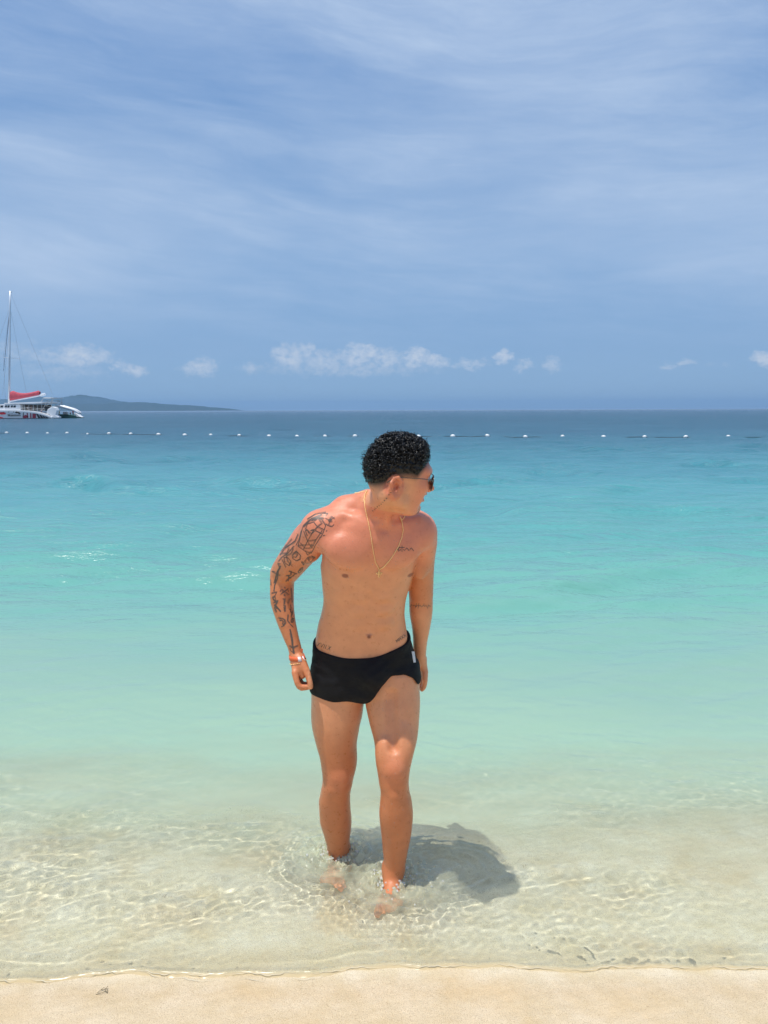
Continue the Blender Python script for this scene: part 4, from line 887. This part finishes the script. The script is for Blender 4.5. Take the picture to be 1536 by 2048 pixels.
# ------------------------------------------------------------------ splashes where the legs break the surface
sp_m, n = newmat('splash_water'); n('ShaderNodeOutputMaterial', {0: n('ShaderNodeBsdfPrincipled', {'Base Color': (.85, .86, .82, 1), 'Roughness': .04, 'Alpha': .38, 'Specular IOR Level': 1.0}).outputs[0]})
sp = MB(); rs = random.Random(9)
for (fx, fy, fr_) in FEET:
    for _ in range(90):
        a_ = rs.uniform(0, 6.28); d_ = fr_*rs.uniform(.95, 1.9)+abs(rs.gauss(0, .012)); r_ = rs.choice([.0016, .0022, .003, .0045]); sp.ball((fx+d_*math.cos(a_), fy+d_*math.sin(a_)*.9, rs.uniform(.0, .010)+max(0, .012-abs(d_-.045))*rs.random()), (r_*rs.uniform(.8, 1.5), r_*rs.uniform(.8, 1.5), r_), 7, 5, .12)
for k in range(14):
    a_ = rs.uniform(-2.6, .2); d_ = rs.uniform(.06, .22); sp.ball((FEET[1][0]+d_*math.cos(a_), FEET[1][1]+d_*math.sin(a_), rs.uniform(.004, .018)), (rs.choice([.0014, .002, .003]),)*3, 6, 4, .15)
sp.ball((W(617, 1714, 2.4)[0], 2.36, .006), .0045, 8, 6, .1)
so = sp.build('splashing_water', sp_m, None, True); tag(so, 'clear beads and crowns of water thrown up round the man\'s ankles', 'splash', kind='stuff')

# broken foam thread along the wash; its pale colour also paints the caustic line
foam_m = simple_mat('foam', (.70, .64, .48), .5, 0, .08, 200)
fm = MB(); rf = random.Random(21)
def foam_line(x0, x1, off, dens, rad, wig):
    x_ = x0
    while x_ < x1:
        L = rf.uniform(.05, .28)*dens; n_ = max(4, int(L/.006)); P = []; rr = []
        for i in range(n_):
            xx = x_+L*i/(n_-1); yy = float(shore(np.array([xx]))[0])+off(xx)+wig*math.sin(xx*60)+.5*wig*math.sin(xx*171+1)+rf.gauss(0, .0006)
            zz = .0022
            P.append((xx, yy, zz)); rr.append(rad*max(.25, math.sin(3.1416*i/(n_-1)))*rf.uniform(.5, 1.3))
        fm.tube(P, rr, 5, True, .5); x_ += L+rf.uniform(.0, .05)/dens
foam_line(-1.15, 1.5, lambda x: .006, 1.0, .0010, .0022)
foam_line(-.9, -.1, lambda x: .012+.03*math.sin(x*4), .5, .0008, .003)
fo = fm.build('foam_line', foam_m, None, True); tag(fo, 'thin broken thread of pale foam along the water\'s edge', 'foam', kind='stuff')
# ------------------------------------------------------------------ far shore
hill_m, n = newmat('forested_hills'); g = n('ShaderNodeTexCoord').outputs['Object']
hc = n.ramp(n.noise(g, .012, 6, .65), [(.35, (.018, .036, .018)), (.55, (.034, .056, .026)), (.72, (.07, .08, .05))])
n('ShaderNodeOutputMaterial', {0: n('ShaderNodeBsdfDiffuse', {'Color': hc}).outputs[0]})
def hills(prof, Y0, depth, seed):
    q = np.array([W(px, py, Y0) for px, py in prof]); xs = np.linspace(q[0, 0], q[-1, 0], 420); us_ = np.linspace(-1, 1, 26)
    Hh = np.interp(xs, q[:, 0], q[:, 2]); Xg, Ug = np.meshgrid(xs, us_); Hg = np.maximum(np.interp(Xg, q[:, 0], q[:, 2]), 0)
    s_ = vnoise(Xg, Ug*depth*.4, seed, 26, 120, 900)*.045+vnoise(Xg, Ug*depth*.4, seed+1, 26, 40, 120)*.015
    Z = Hg*(np.cos(Ug*1.5708)**.8)*(1+s_*(np.abs(Ug) > .0))-4
    return np_mesh('hills', np.stack([Xg, Y0+Ug*depth, Z], -1).reshape(-1, 3), np.array([(r*420+c, r*420+c+1, (r+1)*420+c+1, (r+1)*420+c) for r in range(25) for c in range(419)]), hill_m)
tag(hills([(-700, 806), (-400, 796), (-160, 800), (-60, 797), (0, 798), (40, 797.5), (85, 792.5), (122, 796), (138, 792), (156, 790), (172, 791), (203, 794.5), (240, 801), (262, 806), (300, 813), (340, 820), (380, 822)], 10500, 900, 301), kind='structure')
tag(hills([(-500, 815), (-200, 812), (0, 812), (120, 808), (200, 806.5), (250, 804.5), (280, 804.5), (320, 806.5), (350, 808.5), (380, 810.5), (425, 813.5), (460, 817), (490, 822)], 9000, 600, 331), kind='structure')
# ------------------------------------------------------------------ swim rope with floats
float_m = simple_mat('white_float_plastic', (.82, .82, .80), .35, 0, .05); coll_m = simple_mat('grey_float_collar', (.35, .36, .36), .5); rope_m = simple_mat('dark_wet_rope', (.03, .035, .04), .7)
FL = [(13.5, 865), (54.5, 865.5), (95, 865.5), (134, 865), (175, 866.5), (218, 866.5), (261.5, 867), (317, 868), (369.5, 869), (421.5, 869), (478.5, 870.5), (538, 871.5), (594, 871.5), (650, 871), (710, 871),
      (837, 872), (905.5, 871.3), (974.5, 870.8), (1050.5, 872.8), (1125, 872.3), (1207, 873), (1289, 872.8), (1371.5, 873), (1456.5, 872.5)]
ORD = 'first second third fourth fifth sixth seventh eighth ninth tenth eleventh twelfth thirteenth fourteenth fifteenth'.split()
def ground_at(px, py):
    d = ray(px, py); t = -CAM_H/d[2]; return d[0]*t, d[1]*t
proto_f = None; fpts = []
for i, (px, py) in enumerate(FL):
    fx, fy = ground_at(px, py+1.9); fpts.append((fx, fy))
    lab = f'small white float on the swim rope, {ORD[i]} from the left edge' if i < 15 else f'small white float on the swim rope, {ORD[i-15]} to the right of the head'
    if proto_f is None:
        root = empty('rope_float'); m = MB(); m.ball((0, 0, .035), (.125, .105, .085), 16, 10); m.build('float_body', float_m, root, True)
        m = MB()
        for s_ in (-1, 1): m.tube([(s_*.105, 0, .02), (s_*.150, 0, .015)], [.030, .022], 10)
        m.builds('collar', coll_m, root, True); proto_f = root
    else:
        root = proto_f.copy(); COL.objects.link(root)
        for ch in proto_f.children: c_ = ch.copy(); COL.objects.link(c_); c_.parent = root
    wz = 0; root.location = (fx, fy, random.uniform(-.005, .03)); root.rotation_euler = (random.uniform(-.25, .25), random.uniform(-.2, .2), random.uniform(-.4, .4)); s0 = random.uniform(.85, 1.12)*(.8 if i in (2, 4) else 1); root.scale = (s0,)*3
    tag(root, lab, 'buoy', 'white floats along the swim rope')
m = MB(); P = [(-60, fpts[0][1]+6, 0), (-45, fpts[0][1]+2, .01)]
for k in range(len(fpts)-1):
    (xa, ya), (xb, yb) = fpts[k], fpts[k+1]
    for j in range(6): u = j/6; P.append((xa+(xb-xa)*u, ya+(yb-ya)*u+.15*math.sin(u*3.14), .012-.045*math.sin(u*3.14)*random.uniform(.2, 1)+.02*random.random()))
P += [(*fpts[-1], .01), (fpts[-1][0]+3, fpts[-1][1], -.01), (fpts[-1][0]+12, fpts[-1][1]+.5, .01)]
rp = m.tube(P, .016, 6); ro_ = m.build('swim_rope', rope_m, None, True); tag(ro_, 'dark floating rope strung with white floats across the whole bay', 'rope')
# ------------------------------------------------------------------ sailing catamaran
BY0 = 157.0; cat = empty('sailing_catamaran', W(60, 836.5, BY0)*[1, 1, 0]); CL = np.array(cat.location)
tag(cat, 'white party catamaran with bare mast, red sail cover and striped hull at anchor', 'boat')
q2 = lambda px, py, y=0: tuple(W(px, py, BY0+y)[[0, 2]]-[CL[0], 0])
gw = simple_mat('gelcoat_white', (.78, .79, .80), .3, 0, .03, 1); glass_d = simple_mat('tinted_window', (.02, .03, .04), .1); red_c = simple_mat('faded_red_canvas', srgb(196, 84, 96), .8, 0, .22, .9, .05, 2.5)
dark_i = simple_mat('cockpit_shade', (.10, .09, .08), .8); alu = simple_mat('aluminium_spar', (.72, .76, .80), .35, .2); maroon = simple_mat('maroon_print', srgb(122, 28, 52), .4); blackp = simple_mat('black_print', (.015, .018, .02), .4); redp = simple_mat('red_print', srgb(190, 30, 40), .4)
green_h = simple_mat('shaded_hull_green', (.05, .14, .12), .5); wire = simple_mat('steel_wire', (.35, .38, .42), .4, .5); grey_m = simple_mat('grey_rail', (.45, .47, .48), .4)
def hullmesh(name, y0, wid, outline, mat, taper=.72):
    m = MB(); n_ = len(outline); mid = y0+wid/2; vs = []
    zs = [z for _, z in outline]; z0, z1 = min(zs), max(zs)
    for s_ in (-1, 1):
        for x_, z_ in outline: f = taper+(1-taper)*(z_-z0)/(z1-z0+1e-6); vs.append((x_, mid+s_*wid/2*f, z_))
    m.add(vs, [tuple(range(n_)), tuple(reversed(range(n_, 2*n_)))]+[(i, i+n_, (i+1) % n_+n_, (i+1) % n_) for i in range(n_)]); return m.build(name, mat, cat, bevel=.05)
top = [(-150, 819.5), (-60, 820), (0, 820.4), (35, 820.6), (53, 821.6), (66, 823), (76, 824.8), (91, 829), (104, 834.2)]
nh = hullmesh('hull', 0, 1.9, [q2(*p) for p in top]+[q2(105, 837.5), q2(60, 838.3), q2(-120, 838.3), q2(-146, 830)], gw, .8)
m = MB(); m.prism([q2(x_, y_-.6, -.03) for x_, y_ in top]+[q2(x_, y_+2.6, -.03) for x_, y_ in reversed(top)], -.08, 1.98); m.build('rub_rail', gw, cat, bevel=.03)
m = MB(); m.prism([q2(-120, 836.3), q2(100, 836.3), q2(100, 837), q2(-120, 837)], -.012, .2); m.build('waterline_stripe', blackp, cat)
zp = lambda x_, y_: (x_/8.533, 770+y_/8.533)
def decal(name, polys, mat, y0=-.03):
    m = MB()
    for P_d in polys: m.prism([q2(*zp(*p)) for p in P_d], y0, y0+.06)
    return m.builds(name, mat, nh)
decal('red_print', [[(-40, 470), (60, 462), (100, 478), (90, 500), (30, 505), (-40, 490)], [(-40, 540), (40, 552), (60, 566), (-40, 566)]], redp)
decal('maroon_print', [[(400, 530), (430, 510), (470, 520), (480, 545), (440, 566), (395, 566)], [(455, 478), (470, 478), (480, 560), (468, 560)], [(515, 480), (530, 480), (532, 566), (516, 566)], [(555, 486), (612, 492), (606, 566), (556, 566)]], maroon)
decal('black_print', [[(395, 470), (405, 470), (400, 540), (388, 560)], [(618, 490), (650, 500), (690, 566), (650, 566)], [(670, 505), (700, 512), (742, 566), (705, 566)], [(722, 520), (745, 525), (780, 566), (752, 566)], [(770, 535), (800, 545), (830, 566), (790, 566)]], blackp, -.035)
# black script and splash emblem on the hull side
ms = MB()
for Pl, w_ in (([(130, 505), (170, 495), (165, 515), (135, 525), (150, 510), (175, 528)], .05), ([(180, 520), (190, 508), (198, 524), (206, 508), (214, 524), (222, 506), (230, 524), (238, 508), (250, 524), (258, 500), (268, 524), (280, 506), (290, 524), (302, 508), (312, 524), (322, 504), (350, 522)], .045), ([(130, 528), (220, 530), (350, 524)], .04),
               ([(265, 470), (290, 455), (320, 465), (335, 478), (345, 495)], .12), ([(275, 478), (300, 470), (330, 488)], .1), ([(145, 460), (155, 462)], .08), ([(225, 458), (240, 462)], .08), ([(180, 490), (188, 490)], .05), ([(200, 490), (215, 490)], .05)):
    pp = [q2(*zp(*p)) for p in Pl]; ms.tube([(a, -.03, b) for a, b in pp], w_, 5)
ms.build('script_lettering', blackp, nh)['kind'] = 'stuff'
# far hull, its shade put in as a dark green colour
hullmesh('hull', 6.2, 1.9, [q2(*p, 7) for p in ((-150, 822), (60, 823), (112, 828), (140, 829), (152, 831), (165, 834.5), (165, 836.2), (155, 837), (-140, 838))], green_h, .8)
m = MB(); m.prism([q2(-140, 822.5, 6), q2(104, 823, 6), q2(104, 827, 6), q2(-140, 827, 6)], 1.85, 6.25); m.build('bridge_deck', gw, cat)
m = MB(); m.prism([q2(*p) for p in ((94, 818), (103, 813), (110, 815), (113, 821), (110, 830), (117, 834), (116, 836.4), (104, 836), (97, 829), (91, 826))], .3, 1.6); m.build('stern_quarter', gw, cat, bevel=.12)
m = MB(); m.prism([q2(150, 826, 7), q2(154, 826, 7), q2(159, 830.5, 7), q2(165, 834.5, 7), q2(156, 834, 7)], 6.3, 7.9); m.build('stern_quarter', gw, cat, bevel=.08)
# cabin
m = MB(); m.prism([q2(*p) for p in ((-60, 812), (-30, 808.8), (36.5, 808.6), (36.8, 820.6), (-60, 820.4))], .9, 7.2); cab = m.build('cabin', gw, cat, bevel=.08)
for x0, x1 in ((-18, -9), (-6, 0), (0.6, 6.4), (9.0, 14), (14.6, 19.2), (21.2, 25.8), (26.4, 31.6)):
    m = MB(); m.prism([q2(x0+1, 811, .85), q2(x1, 811, .85), q2(x1-.6, 815, .85), q2(x0, 815, .85)], .84, .95); m.build('window', glass_d, cab)
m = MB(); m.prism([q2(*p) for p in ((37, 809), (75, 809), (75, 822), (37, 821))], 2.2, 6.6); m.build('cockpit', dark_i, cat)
m = MB(); m.prism([q2(*p) for p in ((4, 806), (30, 805.4), (58, 804.2), (80, 803.8), (81, 807), (60, 807.8), (5, 808.2))], .7, 7.3); m.build('hard_top', gw, cat, bevel=.06)
for x_ in (44, 53, 62, 70, 79):
    m = MB(); a = q2(x_, 807); b = q2(x_+1, 822); m.tube([(a[0], .95, a[1]), (b[0], .95, b[1])], .05, 6); m.build('post', grey_m, cat)
m = MB()
for yy in (814, 817): a = q2(37, yy); b = q2(88, yy+4); m.tube([(a[0], .4, a[1]), (b[0], .4, b[1])], .03, 5)
for x_ in range(40, 90, 8): a = q2(x_, 813+(x_-37)*.08); b = q2(x_, 821.5+(x_-37)*.05); m.tube([(a[0], .4, a[1]), (b[0], .4, b[1])], .03, 5)
m.builds('guard_rail', grey_m, cat)
# stern arch with panels
m = MB()
for yy in (1.4, 6.4):
    for P_d in ([(74, 806), (82, 795), (101, 795)], [(80, 818), (90, 800), (100, 806)], [(97, 820), (97, 795)], [(84, 800), (99, 804), (86, 812), (97, 814)]): m.tube([(q2(*p)[0], yy, q2(*p)[1]) for p in P_d], .055, 5)
m.builds('stern_arch_tube', grey_m, cat)
m = MB(); m.prism([q2(80, 795.6), q2(101, 794.6), q2(101, 795.6), q2(80, 796.6)], 1.2, 6.6); m.prism([q2(86, 803), q2(101, 806), q2(100, 807), q2(86, 804.5)], 1.6, 6.2); m.builds('solar_panel', gw, cat)
# tender hung across the stern
tn = empty('inflatable_tender', (0, 0, 0)); tnp = [q2(113.5, 813.5, 4), q2(117, 811.8, 4), q2(124, 812.6, 4), q2(134, 815.5, 4), q2(143, 818, 4), q2(150, 820.5, 4), q2(157, 825, 4), q2(160, 828.5, 4)]
tn.location = (CL[0]+tnp[3][0], CL[1]+4, tnp[3][1]); TLn = np.array([tn.location[0]-CL[0], 4, tn.location[2]])
tag(tn, 'pale inflatable tender slung across the stern of the catamaran', 'dinghy')
m = MB(); m.tube([np.array((x_, 3.7, z_))-TLn for x_, z_ in tnp], [.10, .22, .25, .25, .25, .24, .20, .10], 12); m.build('tube', gw, tn, True)
m = MB(); m.tube([np.array((x_, 5.0, z_))-TLn for x_, z_ in tnp], [.10, .22, .25, .25, .25, .24, .20, .10], 12); m.build('tube', gw, tn, True)
m = MB(); a = [np.array((x_, 0, z_-.12)) for x_, z_ in tnp[1:-1]]; m.prism([(p[0]-TLn[0], p[2]-TLn[2]) for p in a]+[(p[0]-TLn[0], p[2]-TLn[2]-.22) for p in reversed(a)], -.25, .95); m.build('floor', simple_mat('grey_rubber', (.35, .37, .38), .6), tn)
# spars and rigging
mast_b = q2(18.2, 806, 3.5); mast_t = q2(20.2, 582, 3.5)
mp = lambda py: tuple(np.array((mast_b[0], 3.5, mast_b[1]))+(np.array((mast_t[0], 3.5, mast_t[1]))-np.array((mast_b[0], 3.5, mast_b[1])))*((806-py)/224))
m = MB(); m.tube([mp(806), mp(700), mp(612), mp(582)], [.19, .18, .16, .13], 10, True, 1.3); m.build('mast', alu, cat, True)
m = MB(); a = np.array(mp(582)); m.box(a+(.18, 0, -.25), (.16, .12, .06)); m.build('mast_head', grey_m, cat)
m = MB(); a = np.array(mp(714.5)); m.tube([a+(-.75, -1.2, 0), a, a+(1.65, 1.2, -.05)], .05, 6); m.build('spreader', alu, cat)
m = MB()
for P3 in ([mp(612), (q2(-60, 800)[0], 3.5, q2(-60, 800)[1])], [mp(612), np.array(mp(714.5))+(-.75, -1.2, 0), (q2(9, 820)[0], .6, q2(9, 820)[1])], [mp(612), np.array(mp(714.5))+(1.65, 1.2, 0), (q2(27, 820)[0], 7.2, q2(27, 820)[1])], [mp(584), (q2(90, 787)[0], 3.5, q2(90, 787)[1])], [mp(700), (q2(11, 818)[0], 1.5, q2(11, 818)[1])], [mp(650), (q2(-12, 790)[0], 3.5, q2(-12, 790)[1])]): m.tube(P3, .022, 4)
m.builds('rigging_wire', wire, cat)
m = MB(); a = mp(615); b = (q2(-10, 740)[0], 3.5, q2(-10, 740)[1]); m.tube([np.array(a)*(1-u)+np.array(b)*u for u in (0, .1, .2, 1)], [.03, .07, .07, .05], 6); m.build('furled_jib', simple_mat('furled_sail', (.16, .2, .28), .7), cat)
m = MB(); a, b = q2(20.5, 802.5, 3.5), q2(78, 791.3, 3.5); m.tube([(a[0], 3.5, a[1]), (b[0], 3.5, b[1])], [.16, .18], 8); a, b = q2(78, 791, 3.5), q2(91, 788, 3.5); m.tube([(a[0], 3.5, a[1]), ((a[0]+b[0])/2, 3.5, (a[1]+b[1])/2), (b[0], 3.5, b[1])], [.18, .32, .24], 8); m.build('boom', alu, cat)
m = MB(); up = [(20.5, 784), (23, 782.2), (27, 781.8), (33, 784.2), (41, 786), (50, 786.4), (60, 785.2), (70, 783), (77, 781), (80, 783)]; lo_ = [(80, 789.5), (70, 792), (58, 794.5), (45, 797), (33, 799.5), (21, 801.5)]
n_u = 14; ux = np.linspace(20.5, 80, 40); uz = np.interp(ux, [p[0] for p in up], [p[1] for p in up]); lz = np.interp(ux, [p[0] for p in lo_[::-1]], [p[1] for p in lo_[::-1]]); V = []; rs = np.random.default_rng(3)
for i, x_ in enumerate(ux):
    for k in range(n_u):
        th = k/n_u*6.2832; cz = (uz[i]+lz[i])/2; hz = (lz[i]-uz[i])/2; p = q2(x_, cz-hz*math.cos(th), 3.5); V.append((p[0], 3.5+(.38+.06*math.sin(x_*.7+3*th))*math.sin(th), p[1]))
Fq_ = [(i*n_u+k, i*n_u+(k+1) % n_u, (i+1)*n_u+(k+1) % n_u, (i+1)*n_u+k) for i in range(39) for k in range(n_u)]
np_mesh('sail_cover', V, Fq_, red_c, cat)
# people and things aboard
skin_s = simple_mat('distant_skin', (.32, .16, .10), .6)
def small_person(px, py, y, h, shirt, label, sit=False):
    b = W(px, py, BY0+y); e = empty('person', (b[0], BY0+y, b[2])); tag(e, label, 'person', 'people aboard the catamaran')
    m = MB(); s_ = h/1.7; L = .78*s_ if not sit else .45*s_
    for k in (-1, 1): m.tube([(k*.1*s_, 0, 0), (k*.09*s_, -.03, L*.5), (k*.08*s_, 0, L)], [.055*s_, .07*s_, .09*s_], 6)
    m.tube([(0, 0, L-.05), (0, 0, L+.25*s_), (0, 0, L+.5*s_), (0, 0, L+.6*s_)], [.13*s_, .14*s_, .17*s_, .05*s_], 8); m.ball((0, 0, L+.74*s_), .11*s_, 8, 6)
    for k in (-1, 1): m.tube([(k*.19*s_, 0, L+.52*s_), (k*.24*s_, -.02, L+.25*s_), (k*.2*s_, -.15*s_, L+.05)], [.05*s_, .045*s_, .035*s_], 6)
    m.build('body', skin_s, e, True)
    m = MB(); m.tube([(0, 0, L-.08), (0, 0, L+.25*s_), (0, 0, L+.52*s_)], [.15*s_, .155*s_, .185*s_], 8); m.build('shirt', shirt, e, True)
rs_, ws_, ds_, ys_ = (simple_mat(n_, c_, .8) for n_, c_ in (('red_cloth', srgb(190, 50, 45)), ('pale_cloth', (.6, .58, .55)), ('dark_cloth', (.04, .05, .07)), ('yellow_cloth', (.6, .42, .08))))
small_person(146.5, 830.3, 6.6, 1.45, rs_, 'tiny person in red standing at the stern of the far hull')
small_person(56, 820.5, 1.6, 1.3, ws_, 'person in pale clothes sitting left of the others in the catamaran cockpit', True)
small_person(63, 820.8, 1.7, 1.35, simple_mat('brown_cloth', (.25, .13, .10), .8), 'bare-chested person in the middle of the catamaran cockpit', True)
small_person(83, 825.5, 1.5, 1.1, simple_mat('pink_cloth', (.5, .2, .18), .8), 'person sitting on the aft deck below the stern arch', True)
small_person(141, 830, 6.9, 1.0, ds_, 'dark clothed figure crouching beside the person in red', True)
def boxthing(name, px0, px1, py0, py1, y, d, mat, label, cat_):
    a, b = W(px0, py1, BY0+y), W(px1, py0, BY0+y); e = empty(name, ((a[0]+b[0])/2, BY0+y, a[2])); hx, hz = (b[0]-a[0])/2, (b[2]-a[2])/2
    m = MB(); m.box((0, 0, hz*.85), (hx, d, hz*.85)); m.build('box_body', mat, e, bevel=.04); m = MB(); m.box((0, 0, hz*1.85), (hx*1.04, d*1.04, hz*.14)); m.build('lid', mat, e, bevel=.02); tag(e, label, cat_)
boxthing('cool_box', 127, 131, 823.5, 828.8, 6.5, .3, ws_, 'white cool box on the far stern deck, the left one', 'cool box')
boxthing('cool_box', 131.8, 135.5, 824, 828.8, 6.5, .3, ws_, 'white cool box on the far stern deck, the right one', 'cool box')
a = W(119, 828.5, BY0+6.2); pk = empty('kayak', (a[0], BY0+6.2, a[2])); tag(pk, 'yellow kayak stood on end at the stern between the hulls', 'kayak')
m = MB(); m.tube([(-.1, 0, 0), (0, 0, .35), (.02, 0, .75), (-.02, 0, 1.05)], [.05, .2, .2, .05], 10, True, .5); m.build('shell', ys_, pk, True); m = MB(); m.ball((.01, -.09, .55), (.09, .05, .2), 8, 6); m.build('cockpit', ds_, pk, True)
# ------------------------------------------------------------------ drift weed on the wet sand
wd_m = simple_mat('dry_seaweed', (.14, .11, .06), .7); m = MB(); wx, wy = ground_at(209, 1987); wz = float(bed_z(np.array([wx]), np.array([wy]))[0])
for pl in ([(-.018, -.004), (-.006, .010), (.006, .008), (.010, -.004), (.004, -.012)], [(-.012, .006), (.0, .003), (.011, -.006)], [(-.020, -.010), (-.006, -.008), (.006, .000)], [(0, .008), (.004, .016)]):
    m.tube([(a_, b_, .0015+.003*math.sin(i*1.3)) for i, (a_, b_) in enumerate(pl)], .0007, 5)
wo = m.build('seaweed', wd_m, None, True); wo.location = (wx, wy, wz+.001); tag(wo, 'small curled sprig of dry seaweed on the wet sand', 'seaweed')
# ------------------------------------------------------------------ the air: a closed box of thin haze
m = MB(); m.box((0, 7500, 82), (17500, 8500, 96)); hz = m.build('haze', None); hz.data.materials.clear()
hm, n = newmat('haze'); v = n('ShaderNodeVolumePrincipled', {'Color': (.40, .67, 1.0, 1), 'Density': HAZE, 'Anisotropy': .2}); n('ShaderNodeOutputMaterial', {1: v.outputs[0]}); hz.data.materials.append(hm); tag(hz, kind='stuff')
